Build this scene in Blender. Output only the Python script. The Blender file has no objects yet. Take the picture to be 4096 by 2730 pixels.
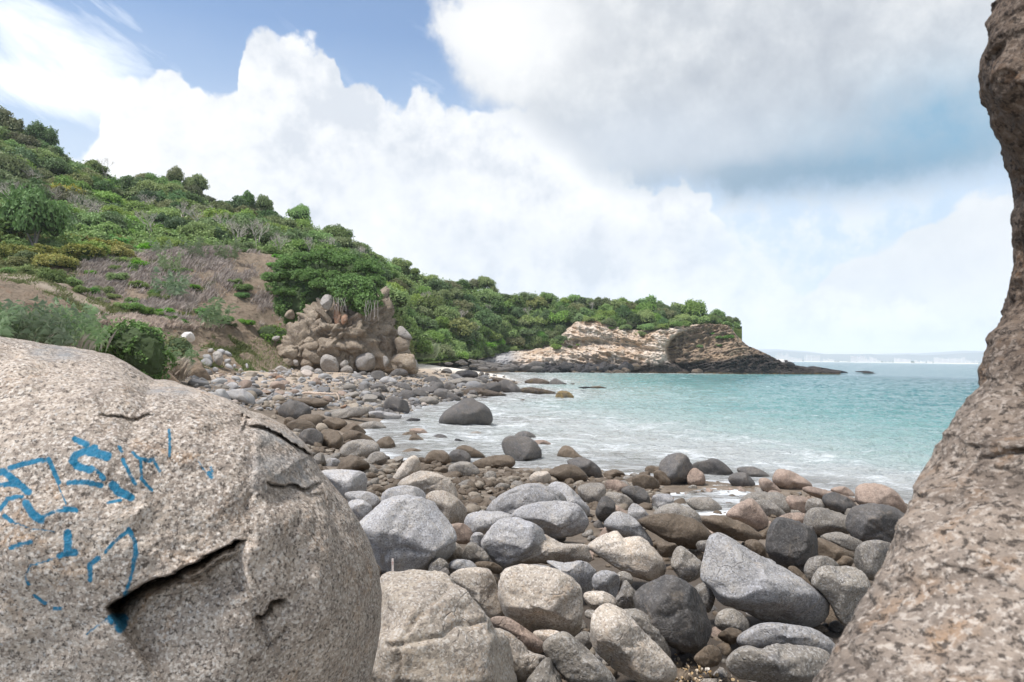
import bpy, math, random
import numpy as np
from mathutils import Vector, Matrix
rng = np.random.default_rng(7)
random.seed(7)
C = bpy.context.scene.collection
sc = bpy.context.scene
R = math.radians
# ------------------------------------------------------------------ camera
CAMH = 4.2
FPX = 2731.0                      # focal length in photo pixels (4096 wide)
PITCH, ROLL = R(1.34), R(0.75)
cam_d = bpy.data.cameras.new('camera'); cam = bpy.data.objects.new('camera', cam_d); C.objects.link(cam)
cam.location = (0, 0, CAMH)
Mcam = Matrix.Rotation(R(90) + PITCH, 4, 'X') @ Matrix.Rotation(ROLL, 4, 'Z')
cam.rotation_euler = Mcam.to_euler()
cam_d.sensor_width = 36; cam_d.lens = 36 * FPX / 4096
cam_d.clip_start = 0.05; cam_d.clip_end = 60000
cam_d.dof.use_dof = True; cam_d.dof.focus_distance = 9.0; cam_d.dof.aperture_fstop = 6.3
sc.camera = cam
sc.view_settings.view_transform = 'Standard'; sc.view_settings.look = 'None'
sc.view_settings.exposure = 0.37; sc.view_settings.gamma = 1; sc.view_settings.use_curve_mapping = False
sc.render.engine = 'CYCLES'
sc.cycles.use_denoising = True
sc.cycles.max_bounces = 6; sc.cycles.diffuse_bounces = 3; sc.cycles.glossy_bounces = 2
sc.cycles.transparent_max_bounces = 6; sc.cycles.volume_bounces = 3
sc.cycles.use_adaptive_sampling = True; sc.cycles.adaptive_threshold = 0.02
MC = np.array(Mcam.to_3x3())
K = 4096 / 2353.0                 # traced coordinates -> photo pixels
def ray(px, py):                  # photo pixel -> world vector with forward component 1
    px = np.asarray(px, float); py = np.asarray(py, float)
    v = np.stack([(px - 2048) / FPX, -(py - 1365) / FPX, -np.ones_like(px)], -1)
    return v @ MC.T
CAMP = np.array([0, 0, CAMH])
def azel(X, Y):
    d = ray(X * K, Y * K); d = d / np.linalg.norm(d)
    return math.degrees(math.atan2(d[0], d[1])), math.degrees(math.asin(d[2]))
def at(X, Y, dist):               # point seen at traced (X,Y), horizontal distance dist
    d = ray(np.asarray(X, float) * K, np.asarray(Y, float) * K)
    h = np.sqrt(d[..., 0] ** 2 + d[..., 1] ** 2)
    return CAMP + d * (np.asarray(dist, float) / h)[..., None]
# ------------------------------------------------------------------ world
SUN_EL, SUN_AZ = R(62), R(-118)    # azimuth from +Y towards +X
w = bpy.data.worlds.new('World'); sc.world = w; w.use_nodes = True
nt = w.node_tree; nt.nodes.clear()
class NG:
    def __init__(s, nt): s.nt = nt
    def n(s, t, **kw):
        x = s.nt.nodes.new(t)
        for k, v in kw.items(): setattr(x, k, v)
        return x
    def set(s, sock, v):
        if isinstance(v, bpy.types.NodeSocket): s.nt.links.new(v, sock)
        elif v is not None: sock.default_value = v
    def m(s, op, a, b=None, c=None, clamp=False):
        x = s.n('ShaderNodeMath', operation=op); x.use_clamp = clamp
        for i, v in enumerate((a, b, c)):
            if v is not None: s.set(x.inputs[i], v)
        return x.outputs[0]
    def vm(s, op, a, b=None, scale=None):
        x = s.n('ShaderNodeVectorMath', operation=op); s.set(x.inputs[0], a)
        if b is not None: s.set(x.inputs[1], b)
        if scale is not None: s.set(x.inputs['Scale'], scale)
        return x.outputs[0]
    def noise(s, vec, scale, detail=4, rough=.55, dist=0, col=False):
        x = s.n('ShaderNodeTexNoise'); x.noise_dimensions = '3D'
        s.set(x.inputs['Vector'], vec); s.set(x.inputs['Scale'], scale); x.inputs['Detail'].default_value = detail
        x.inputs['Roughness'].default_value = rough; x.inputs['Distortion'].default_value = dist
        return x.outputs['Color' if col else 'Fac']
    def vor(s, vec, scale, feature='F1', rnd=1, out='Distance'):
        x = s.n('ShaderNodeTexVoronoi', feature=feature); s.set(x.inputs['Vector'], vec); s.set(x.inputs['Scale'], scale)
        x.inputs['Randomness'].default_value = rnd
        return x.outputs[out]
    def mr(s, v, a, b, c=0., d=1., smooth=False):
        x = s.n('ShaderNodeMapRange'); x.clamp = True
        if smooth: x.interpolation_type = 'SMOOTHSTEP'
        for i, q in enumerate((v, a, b, c, d)): s.set(x.inputs[i], q)
        return x.outputs[0]
    def mix(s, f, a, b, blend='MIX'):
        x = s.n('ShaderNodeMix'); x.data_type = 'RGBA'; x.blend_type = blend; x.clamp_factor = True
        s.set(x.inputs[0], f); s.set(x.inputs[6], a if not isinstance(a, tuple) or len(a) == 4 else (*a, 1))
        s.set(x.inputs[7], b if not isinstance(b, tuple) or len(b) == 4 else (*b, 1))
        return x.outputs[2]
    def ramp(s, f, stops, interp='LINEAR'):
        x = s.n('ShaderNodeValToRGB'); s.set(x.inputs[0], f); e = x.color_ramp.elements; x.color_ramp.interpolation = interp
        while len(e) < len(stops): e.new(0.5)
        for q, (p, c) in zip(e, stops): q.position = p; q.color = (*c, 1) if len(c) == 3 else c
        return x.outputs[0]
    def curve(s, v, pts):          # pts in 0..1
        x = s.n('ShaderNodeFloatCurve'); cm = x.mapping; cm.use_clip = False
        c = cm.curves[0]; pts = sorted(pts)
        while len(c.points) < len(pts): c.points.new(.5, .5)
        for p, q in zip(c.points, pts): p.location = q; p.handle_type = 'VECTOR'
        cm.update(); s.set(x.inputs['Value'], v)
        return x.outputs[0]
g = NG(nt)
tc = g.n('ShaderNodeTexCoord').outputs['Generated']
sx = g.n('ShaderNodeSeparateXYZ'); nt.links.new(tc, sx.inputs[0])
dx, dy, dz = sx.outputs
az = g.m('DEGREES', g.m('ARCTAN2', dx, dy)) if False else g.m('MULTIPLY', g.m('ARCTAN2', dx, dy), 57.29578)
el = g.m('MULTIPLY', g.m('ARCSINE', dz), 57.29578)
nA = g.m('SUBTRACT', g.noise(tc, 7.0, 9, .62), .5)
nB = g.m('SUBTRACT', g.noise(g.vm('ADD', tc, (3.1, 1.7, 5.3)), 3.0, 6, .55), .5)
nC = g.m('SUBTRACT', g.noise(g.vm('ADD', tc, (9.1, 4.7, 2.3)), 22.0, 6, .6), .5)
wp = g.vm('ADD', tc, g.vm('SCALE', g.noise(tc, 9., 4, .6, col=True), scale=.09))
bil = g.m('ADD', g.m('MULTIPLY', g.vor(wp, 13.0), 2.6), g.m('MULTIPLY', g.vor(wp, 34.0), 1.1))
def azc(pts):                      # traced (X,Y) edge -> el as a curve of az
    return sorted(((azel(*p)[0] + 70) / 140, (azel(*p)[1] + 10) / 70) for p in pts)
azn = g.m('DIVIDE', g.m('ADD', g.m('ADD', az, g.m('MULTIPLY', nC, 2.0)), 70.0), 140.0)
def edge(pts): return g.m('SUBTRACT', g.m('MULTIPLY', g.curve(azn, azc(pts)), 70.0), 10.0)
def gauss(X, Y, sX, sY, tilt=0):   # soft patch in az/el centred on a traced point
    a0, e0 = azel(X, Y); sa = sX * .0303; se = sY * .0303
    a = g.m('SUBTRACT', az, a0); e = g.m('SUBTRACT', el, e0)
    if tilt: e = g.m('ADD', e, g.m('MULTIPLY', a, tilt))
    a = g.m('DIVIDE', a, sa); e = g.m('DIVIDE', e, se)
    return g.m('EXPONENT', g.m('MULTIPLY', g.m('ADD', g.m('MULTIPLY', a, a), g.m('MULTIPLY', e, e)), -1.0))
sky = g.n('ShaderNodeTexSky'); sky.sky_type = 'NISHITA'; sky.sun_disc = False
sky.sun_elevation = SUN_EL; sky.sun_rotation = SUN_AZ; sky.air_density = 1.0; sky.dust_density = 0.6; sky.ozone_density = 2.2
bg = g.n('ShaderNodeBackground'); nt.links.new(sky.outputs[0], bg.inputs[0]); bg.inputs[1].default_value = 0.14
# cumulus A
eA = edge([(-300, 430), (0, 400), (150, 350), (215, 300), (235, 220), (300, 150), (350, 120), (400, 130), (450, 165), (505, 190), (545, 170), (556, 75), (600, 28), (660, 62), (720, 95), (780, 118), (815, 172), (862, 180), (885, 228), (925, 235), (940, 192), (965, 200), (985, 235), (1060, 262), (1100, 235), (1200, 215), (1350, 250), (1500, 380), (1650, 470), (1740, 545), (1830, 655), (2353, 700)])
dA = g.m('SUBTRACT', eA, g.m('ADD', el, g.m('ADD', g.m('ADD', g.m('MULTIPLY', nA, 4.0), g.m('MULTIPLY', nC, 3.0)), g.m('MULTIPLY', g.m('SUBTRACT', bil, 1.3), 1.3))))
mA = g.mr(dA, -.25, .6, 0, 1, True)
# cumulus C on the right
eC = edge([(1500, 760), (1640, 700), (1750, 690), (1880, 660), (1930, 595), (2000, 570), (2080, 510), (2160, 492), (2220, 442), (2300, 425), (2500, 400), (2900, 420)])
dC = g.m('SUBTRACT', eC, g.m('ADD', el, g.m('ADD', g.m('ADD', g.m('MULTIPLY', nA, 2.5), g.m('MULTIPLY', nC, 1.5)), g.m('MULTIPLY', g.m('SUBTRACT', bil, 1.3), .6))))
mC = g.mr(dC, -.2, .5, 0, 1, True)
# cloud deck B upper right: right of a left edge, above a lower edge
lowB = edge([(-200, -800), (850, -500), (940, 60), (960, 110), (1000, 160), (1080, 225), (1200, 300), (1350, 400), (1500, 440), (1700, 470), (1900, 465), (2100, 445), (2300, 420), (2600, 400)])
dB = g.m('SUBTRACT', g.m('ADD', el, g.m('ADD', g.m('ADD', g.m('MULTIPLY', nA, 6.0), g.m('MULTIPLY', nC, 3.0)), g.m('MULTIPLY', nB, 3.0))), lowB)
az2 = g.m('ADD', g.m('ADD', az, g.m('MULTIPLY', nA, 8.0)), g.m('ADD', g.m('MULTIPLY', nC, 4.0), g.m('SUBTRACT', bil, 1.3)))
mB = g.m('MULTIPLY', g.mr(dB, -1.2, 2.6, 0, 1, True), g.mr(az2, azel(990, 0)[0], azel(1050, 0)[0], 0, 1, True))
# thin streaks high on the left, thin veil low on the horizon
cs_ = g.n('ShaderNodeCombineXYZ'); g.set(cs_.inputs[0], g.m('MULTIPLY', g.m('SUBTRACT', g.m('MULTIPLY', az, .90), g.m('MULTIPLY', el, .42)), .055)); g.set(cs_.inputs[1], g.m('MULTIPLY', g.m('ADD', g.m('MULTIPLY', az, .42), g.m('MULTIPLY', el, .90)), .19))
st = g.noise(cs_.outputs[0], 1.0, 9, .62, .5)
streak = g.m('MULTIPLY', g.mr(g.m('ADD', st, g.m('MULTIPLY', g.m('ADD', gauss(130, 110, 250, 75, .45), gauss(70, 205, 170, 40)), .27)), .57, .80), g.m('SUBTRACT', 1.0, gauss(800, 90, 260, 130)))
veil = g.mr(el, 25.0, 7.0, .0, .88)
whiteA = g.ramp(g.mr(g.m('ADD', g.m('SUBTRACT', g.m('MULTIPLY', nA, 1.2), g.m('MULTIPLY', g.m('SUBTRACT', bil, 1.3), .10)), g.m('ADD', g.m('MULTIPLY', nB, 1.2), g.m('MULTIPLY', nC, .9))), -.30, .26), [(0, (.60, .63, .68)), (.42, (.77, .78, .80)), (1, (.90, .90, .90))])
lowgrey = g.m('ADD', gauss(1150, 560, 420, 70), g.m('ADD', gauss(1650, 560, 260, 60), gauss(900, 430, 200, 60)))
whiteA = g.mix(g.m('MULTIPLY', lowgrey, .38), whiteA, (.66, .69, .74))
whiteC = g.ramp(g.mr(g.m('ADD', nA, nB), -.35, .3), [(0, (.58, .62, .67)), (1, (.84, .84, .84))])
pale = g.mix(g.mr(g.m('ADD', nB, nA), -.2, .3), (.52, .63, .74), (.74, .77, .80))
deck = g.ramp(g.mr(g.m('ADD', g.m('ADD', nA, g.m('MULTIPLY', nC, .8)), g.m('MULTIPLY', nB, 1.4)), -.35, .35), [(0, (.37, .40, .45)), (.5, (.51, .535, .57)), (1, (.72, .73, .74))])
deck = g.mix(gauss(1130, 70, 260, 150), deck, (.84, .84, .84))
wob = g.m('ADD', .72, g.m('ADD', g.m('MULTIPLY', nB, 1.4), g.m('MULTIPLY', nA, 2.2)))
deck = g.mix(g.m('MULTIPLY', g.m('MULTIPLY', gauss(1850, 405, 500, 62), 1.45), wob), deck, (.17, .27, .37))
deck = g.mix(g.m('MULTIPLY', g.m('MULTIPLY', gauss(2180, 290, 360, 130), 1.0), wob), deck, (.17, .34, .49))
deck = g.mix(g.m('MULTIPLY', gauss(1500, 330, 330, 110), .75), deck, (.50, .55, .62))
def B(col, s=1.0):
    x = g.n('ShaderNodeBackground'); g.set(x.inputs[0], col); x.inputs[1].default_value = s; return x.outputs[0]
def ms(f, a, b):
    x = g.n('ShaderNodeMixShader'); g.set(x.inputs[0], f); g.nt.links.new(a, x.inputs[1]); g.nt.links.new(b, x.inputs[2]); return x.outputs[0]
s_ = ms(veil, bg.outputs[0], B(pale))
thin = g.m('MULTIPLY', g.mr(g.m('ADD', nA, g.m('MULTIPLY', nC, .7)), -.08, .16, 0, .8, True), gauss(1800, 560, 420, 130))
s_ = ms(thin, s_, B((.80, .81, .83, 1)))
s_ = ms(streak, s_, B((.88, .92, .97, 1)))
mA = g.m('MULTIPLY', mA, g.m('SUBTRACT', 1.0, g.m('MULTIPLY', gauss(1790, 580, 170, 120), .75)))
s_ = ms(mC, s_, B(whiteC)); s_ = ms(mA, s_, B(whiteA)); s_ = ms(mB, s_, B(deck))
wo = g.n('ShaderNodeOutputWorld'); nt.links.new(s_, wo.inputs[0])
w.cycles.sampling_method = 'MANUAL'; w.cycles.sample_map_resolution = 1024
sun_d = bpy.data.lights.new('sun', 'SUN'); sun = bpy.data.objects.new('sun', sun_d); C.objects.link(sun)
sun_d.energy = 4.0; sun_d.angle = R(12); sun_d.color = (1, .97, .94)
sd = Vector((math.sin(SUN_AZ) * math.cos(SUN_EL), math.cos(SUN_AZ) * math.cos(SUN_EL), math.sin(SUN_EL)))
sun.rotation_euler = sd.to_track_quat('Z', 'Y').to_euler()
# ------------------------------------------------------------------ helpers
def tag(o, label=None, cat=None, group=None, kind=None):
    if label: o['label'] = label
    if cat: o['category'] = cat
    if group: o['group'] = group
    if kind: o['kind'] = kind
    return o
def mesh(name, v, f, mat=None, smooth=True, attrs=None, midx=None):
    v = np.asarray(v, np.float32); f = np.asarray(f, np.int32)
    me = bpy.data.meshes.new(name); k = f.shape[1]
    me.vertices.add(len(v)); me.vertices.foreach_set('co', v.ravel())
    me.loops.add(f.size); me.loops.foreach_set('vertex_index', f.ravel())
    me.polygons.add(len(f)); me.polygons.foreach_set('loop_start', np.arange(0, f.size, k, dtype=np.int32))
    me.update(calc_edges=True)
    me.polygons.foreach_set('use_smooth', np.full(len(f), smooth))
    if attrs:
        for an, av in attrs.items():
            a = me.attributes.new(an, 'FLOAT', 'POINT'); a.data.foreach_set('value', np.asarray(av, np.float32))
    for m_ in (mat if isinstance(mat, (list, tuple)) else [mat]):
        if m_: me.materials.append(m_)
    if midx is not None: me.polygons.foreach_set('material_index', np.asarray(midx, np.int32))
    me.validate(); me.update()
    return me
def obj(name, me, parent=None, loc=(0, 0, 0), rot=(0, 0, 0), scale=(1, 1, 1)):
    o = bpy.data.objects.new(name, me); C.objects.link(o); o.parent = parent
    o.location = loc; o.rotation_euler = rot; o.scale = scale
    return o
def hash3(ix, iy, iz, s=0):
    h = (ix.astype(np.int64) * 374761393 + iy.astype(np.int64) * 668265263 + iz.astype(np.int64) * 2147483647 + s * 1274126177) & 0xffffffff
    h = ((h ^ (h >> 13)) * 1274126177) & 0xffffffff
    h = ((h ^ (h >> 16)) * 2246822519) & 0xffffffff
    return ((h ^ (h >> 15)) & 0xffffff) / float(0xffffff)
def vnoise(p, s=0):               # value noise -1..1
    p = np.asarray(p, float); i = np.floor(p).astype(np.int64); f = p - i; f = f * f * f * (f * (f * 6 - 15) + 10)
    r = 0
    for a in (0, 1):
        wx = f[..., 0] if a else 1 - f[..., 0]
        for b in (0, 1):
            wy = f[..., 1] if b else 1 - f[..., 1]
            for c in (0, 1):
                wz = f[..., 2] if c else 1 - f[..., 2]
                r = r + wx * wy * wz * hash3(i[..., 0] + a, i[..., 1] + b, i[..., 2] + c, s)
    return r * 2 - 1
_rot = np.array([[.36, .48, -.8], [-.8, .6, 0], [.48, .64, .6]])
def fbm(p, oct=4, s=0, gain=.5, lac=2.03, ridged=False):
    a = 1; r = 0; t = 0; p = np.asarray(p, float)
    for k in range(oct):
        n = vnoise(p, s + k)
        if ridged: n = 1 - 2 * np.abs(n)
        r = r + a * n; t += a; a *= gain; p = (p @ _rot.T) * lac + 17.3
    return r / t
def ico(level):
    import bmesh
    bm = bmesh.new(); bmesh.ops.create_icosphere(bm, subdivisions=level, radius=1)
    v = np.array([x.co[:] for x in bm.verts]); f = np.array([[q.index for q in x.verts] for x in bm.faces]); bm.free()
    return v, f
ICO = {k: ico(k) for k in (2, 3, 4, 5, 6)}
def gridfaces(nu, nv, wrap=False):
    a = np.arange(nu * nv).reshape(nu, nv)
    if wrap: a = np.concatenate([a, a[:, :1]], 1)
    return np.stack([a[:-1, :-1], a[1:, :-1], a[1:, 1:], a[:-1, 1:]], -1).reshape(-1, 4)
# ------------------------------------------------------------------ materials
def newmat(name):
    m = bpy.data.materials.new(name); m.use_nodes = True; m.node_tree.nodes.clear(); g = NG(m.node_tree)
    b = g.n('ShaderNodeBsdfPrincipled'); o = g.n('ShaderNodeOutputMaterial'); g.nt.links.new(b.outputs[0], o.inputs[0])
    return m, g, b, o
def attr(g, name):
    a = g.n('ShaderNodeAttribute'); a.attribute_name = name; return a.outputs['Fac']
def bump(g, b, h, dist, strength=1.0, prev=None):
    x = g.n('ShaderNodeBump'); g.set(x.inputs['Height'], h); x.inputs['Distance'].default_value = dist; x.inputs['Strength'].default_value = strength
    if prev is not None: g.nt.links.new(prev, x.inputs['Normal'])
    if b is not None: g.nt.links.new(x.outputs[0], b.inputs['Normal'])
    return x.outputs[0]
def rockmat(name, base, alt, dark, light, grain=70., patch=2.2, speck=.5, rough=.85, bumpd=.012, stain=None, strata=0.):
    """base/alt: large patches; dark/light: crystals; grain per metre"""
    m, g, b, o = newmat(name)
    co = g.n('ShaderNodeTexCoord').outputs['Object']; oi = g.n('ShaderNodeObjectInfo').outputs['Random']
    co2 = g.vm('ADD', co, g.vm('SCALE', (13.1, 7.7, 3.3), scale=g.m('MULTIPLY', oi, 9.0)))
    n1 = g.noise(co2, patch, 6, .6, .4); n2 = g.noise(co2, patch * 4.3, 5, .6)
    col = g.mix(g.mr(n1, .38, .62), base, alt)
    col = g.mix(g.m('MULTIPLY', g.mr(n2, .5, .75), .5), col, tuple(x * .62 for x in base))
    if stain: col = g.mix(g.mr(g.noise(co2, patch * 1.7, 7, .65, 1.2), .53, .68, 0, .75), col, stain)
    v1 = g.noise(co2, grain, 2, .7); v2 = g.vor(co2, grain * .9, out='Color')
    sv = g.n('ShaderNodeSeparateColor'); g.nt.links.new(v2, sv.inputs[0])
    col = g.mix(g.mr(sv.outputs[0], .70, .82, 0, speck), col, dark)
    col = g.mix(g.mr(sv.outputs[1], .72, .86, 0, speck), col, light)
    col = g.mix(g.mr(v1, .55, .68, 0, speck * .8), col, dark)
    val = g.m('ADD', .82, g.m('MULTIPLY', oi, .36))
    hsv = g.n('ShaderNodeHueSaturation'); g.set(hsv.inputs['Color'], col); g.set(hsv.inputs['Value'], val)
    g.nt.links.new(hsv.outputs[0], b.inputs['Base Color'])
    b.inputs['Roughness'].default_value = rough; b.inputs['Specular IOR Level'].default_value = .3
    h = g.m('ADD', g.m('MULTIPLY', g.noise(co2, grain * .5, 4, .7), .5), g.m('MULTIPLY', g.noise(co2, patch * 6, 6, .65, .5), 1.6))
    h = g.m('ADD', h, g.m('MULTIPLY', g.mr(g.vor(g.vm('ADD', co2, g.vm('SCALE', g.noise(co2, 3., 3, .5, col=True), scale=.5)), patch * 1.1, feature='DISTANCE_TO_EDGE'), 0, .03), g.mr(n1, .52, .6, 0, .7)))
    bump(g, b, h, bumpd, 1.0)
    return m
RM = {
 'pale': rockmat('pale_granite', (.47, .40, .32), (.37, .32, .265), (.12, .10, .09), (.70, .66, .60), 60, speck=.45, stain=(.46, .35, .25)),
 'blue': rockmat('blue_grey_granite', (.30, .29, .285), (.40, .375, .345), (.08, .08, .09), (.58, .58, .60), 60, speck=.42, stain=(.40, .35, .29)),
 'grey': rockmat('grey_granite', (.215, .19, .16), (.29, .255, .21), (.06, .055, .05), (.50, .48, .45), 60, speck=.40, stain=(.14, .135, .135)),
 'dark': rockmat('dark_basalt', (.098, .092, .088), (.135, .12, .105), (.04, .04, .04), (.27, .26, .25), 55, speck=.30, stain=(.20, .165, .13)),
 'brown': rockmat('brown_wet_rock', (.125, .092, .062), (.17, .13, .092), (.045, .035, .028), (.26, .22, .17), 50, speck=.28, rough=.7, stain=(.075, .058, .042)),
 'pink': rockmat('pinkish_rock', (.33, .245, .19), (.25, .195, .155), (.10, .07, .06), (.55, .42, .34), 55, speck=.35, stain=(.16, .12, .10)),
 'tan': rockmat('tan_sandstone', (.29, .225, .16), (.37, .30, .22), (.13, .10, .08), (.52, .47, .41), 14, patch=.55, speck=.30, bumpd=.10, stain=(.24, .19, .15)),
 'stonegrey': rockmat('pale_grey_sandstone', (.31, .28, .25), (.38, .35, .31), (.17, .15, .14), (.54, .52, .50), 14, patch=.5, speck=.25, bumpd=.06, stain=(.27, .23, .19)),
 'orange': rockmat('orange_sandstone', (.42, .23, .14), (.36, .25, .18), (.15, .10, .07), (.5, .4, .32), 14, patch=.6, speck=.25, bumpd=.06),
 'reef': rockmat('reef_rock', (.10, .078, .058), (.18, .14, .11), (.03, .028, .026), (.28, .23, .18), 12, patch=.9, speck=.3, bumpd=.1, stain=(.20, .145, .05)),
 'gold': rockmat('algae_gold_rock', (.32, .22, .08), (.13, .12, .11), (.06, .05, .04), (.42, .34, .2), 14, patch=1.2, speck=.3, bumpd=.05),
 'black': rockmat('black_rock', (.035, .035, .04), (.075, .068, .062), (.015, .015, .015), (.16, .14, .12), 10, patch=.6, speck=.2, bumpd=.12),
 'white': rockmat('white_quartz_rock', (.74, .71, .67), (.66, .62, .57), (.4, .36, .32), (.85, .84, .82), 30, speck=.2),
 'rosy': rockmat('rosy_beach_rock', (.50, .42, .36), (.45, .39, .34), (.25, .2, .17), (.7, .6, .52), 30, speck=.2),
 'cobl': rockmat('light_grey_cobble_stone', (.37, .365, .36), (.31, .29, .265), (.16, .16, .16), (.55, .55, .55), 30, speck=.25, bumpd=.006),
 'cobd': rockmat('slate_grey_cobble_stone', (.17, .17, .175), (.22, .205, .185), (.09, .09, .095), (.40, .40, .41), 30, speck=.25, bumpd=.006),
 'cobt': rockmat('tan_cobble_stone', (.25, .205, .155), (.31, .26, .20), (.14, .12, .10), (.45, .42, .38), 30, speck=.25, bumpd=.006),
}
# ------------------------------------------------------------------ ground height
GP = np.array([(-2.3,77,0),(-7.8,54,0),(-8.6,39,0),(-5,28,0),(-.4,26,0),(4.9,25,0),(9.9,22.7,0),(11.4,19.8,0),(20,14,0),(40,5,0),
 (1.7,112,0),(-8.4,173,0),(3,203,0),(42,206,0),(70,220,0),(-3,22,.4),(2.5,21,.3),(0,15,.7),(0,10,.9),(0,6,1.0),(5,15,.45),(5,9,.8),(8,12,.55),(7.5,16.5,.25),(5.6,20,-.12),(4.4,19,-.05),
 (-5,21,.7),(-9,27,.7),(-13,32,1.0),(-15,42,1.1),(-13,52,.8),(-20,60,1.5),(-25,72,2.1),(-12,74,1.5),(-20,76,2.0),(-8,90,1.4),(-4,92,.8),(-15,95,2),(-16,140,2.2),(-12,158,1.2),(-40,75,2.6),(-40,50,3),
 (-30,30,3.2),(-19,33,2.9),(-26,39,3.1),(-22,46,2.6),(-36,38,3.6),(-20,15,2),(-10,5,1.5),(-10,0,1.5),(0,0,1.2),(8,0,1),(10,6,.6),(10,35,-.9),(1,33,-.5),(-3.5,36,-.45),(-3,31,-.35),(-4,45,-.5),(0,40,-.8),(-5.5,33,-.25),(-1.5,55,-.8),(-.5,29,-.2),(8,60,-1.8),(5,100,-1.2),(0,45,-.25),(3,140,-.6),(20,120,-2.6),(40,180,-3),(60,60,-5),(100,200,-7),(80,20,-4),(40,100,-3.6),(20,26,-2.),(40,30,-3.5),
 (150,350,-9),(-60,120,6),(-80,40,5),(-60,0,4)], float)
def _k(r): return r
def _fit():
    P = GP[:, :2]; n = len(P)
    A = np.zeros((n + 3, n + 3)); A[:n, :n] = _k(np.linalg.norm(P[:, None] - P[None], axis=-1))
    A[:n, n] = 1; A[:n, n + 1:] = P; A[n, :n] = 1; A[n + 1:, :n] = P.T
    return np.linalg.solve(A, np.r_[GP[:, 2], 0, 0, 0])
_W = _fit()
def gz(x, y):
    x = np.asarray(x, float); y = np.asarray(y, float); sh = x.shape; x = x.ravel(); y = y.ravel()
    r = np.sqrt((x[:, None] - GP[None, :, 0]) ** 2 + (y[:, None] - GP[None, :, 1]) ** 2)
    z = r @ _W[:len(GP)] + _W[-3] + _W[-2] * x + _W[-1] * y
    return z.reshape(sh)
def glow(x, y):                    # ground surface: the hollows under the big foreground boulders lie lower
    x = np.asarray(x, float); y = np.asarray(y, float)
    return gz(x, y) - .24 * np.clip((19 - np.hypot(x, y)) / 5, 0, 1)
_ts = np.geomspace(2.5, 330, 700)
def hit(px, py, drop=0.):         # forward depth where the ray meets the ground (photo px)
    d = ray(px, py); P = CAMP + d[None] * _ts[:, None]
    below = P[:, 2] < np.maximum(gz(P[:, 0], P[:, 1]), -.15) - drop
    i = int(np.argmax(below)) if below.any() else len(_ts) - 1
    return float(_ts[i])
# ------------------------------------------------------------------ solids with a known outline, distance and thickness
CROP = {'A': (1100, 1600, .7205), 'B': (2300, 1700, .657), 'C': (900, 1000, .595), 'E': (1300, 1400, .425), 'F': (600, 1380, .2998),
        'G': (1000, 1120, .2975), 'H': (1900, 1120, .3188), 'I': (2900, 1340, .4462), 'J': (2200, 1100, .34), 'D': (0, 0, K), 'L': (2500, 2300, .425)}
def poly(s, crop):
    ox, oy, k = CROP[crop]
    return np.array([[float(q) for q in t.split(',')] for t in s.split()]) * k + (ox, oy)
def outline(P):
    n = len(P); t = np.linspace(0, 1, 7)[:-1]; out = []
    for i in range(n):
        a, b, c, d = P[i - 1], P[i], P[(i + 1) % n], P[(i + 2) % n]
        for u in t:
            out.append(.5 * ((2 * b) + (-a + c) * u + (2 * a - 5 * b + 4 * c - d) * u * u + (-a + 3 * b - 3 * c + d) * u ** 3))
    o = np.array(out); lo, hi = P.min(0), P.max(0); c = (lo + hi) / 2 * .5 + P.mean(0) * .5
    th = np.arctan2(o[:, 1] - c[1], o[:, 0] - c[0]); r = np.hypot(o[:, 0] - c[0], o[:, 1] - c[1])
    q = np.linspace(-math.pi, math.pi, 361)[:-1]; i = np.argsort(th)
    rr = np.interp(q, np.r_[th[i][-1] - 2 * math.pi, th[i], th[i][0] + 2 * math.pi], np.r_[r[i][-1], r[i], r[i][0]])
    ker = np.exp(-np.linspace(-2, 2, 9) ** 2); ker /= ker.sum()
    rr = np.convolve(np.r_[rr[-4:], rr, rr[:4]], ker, 'valid')
    return c, q, rr
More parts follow.
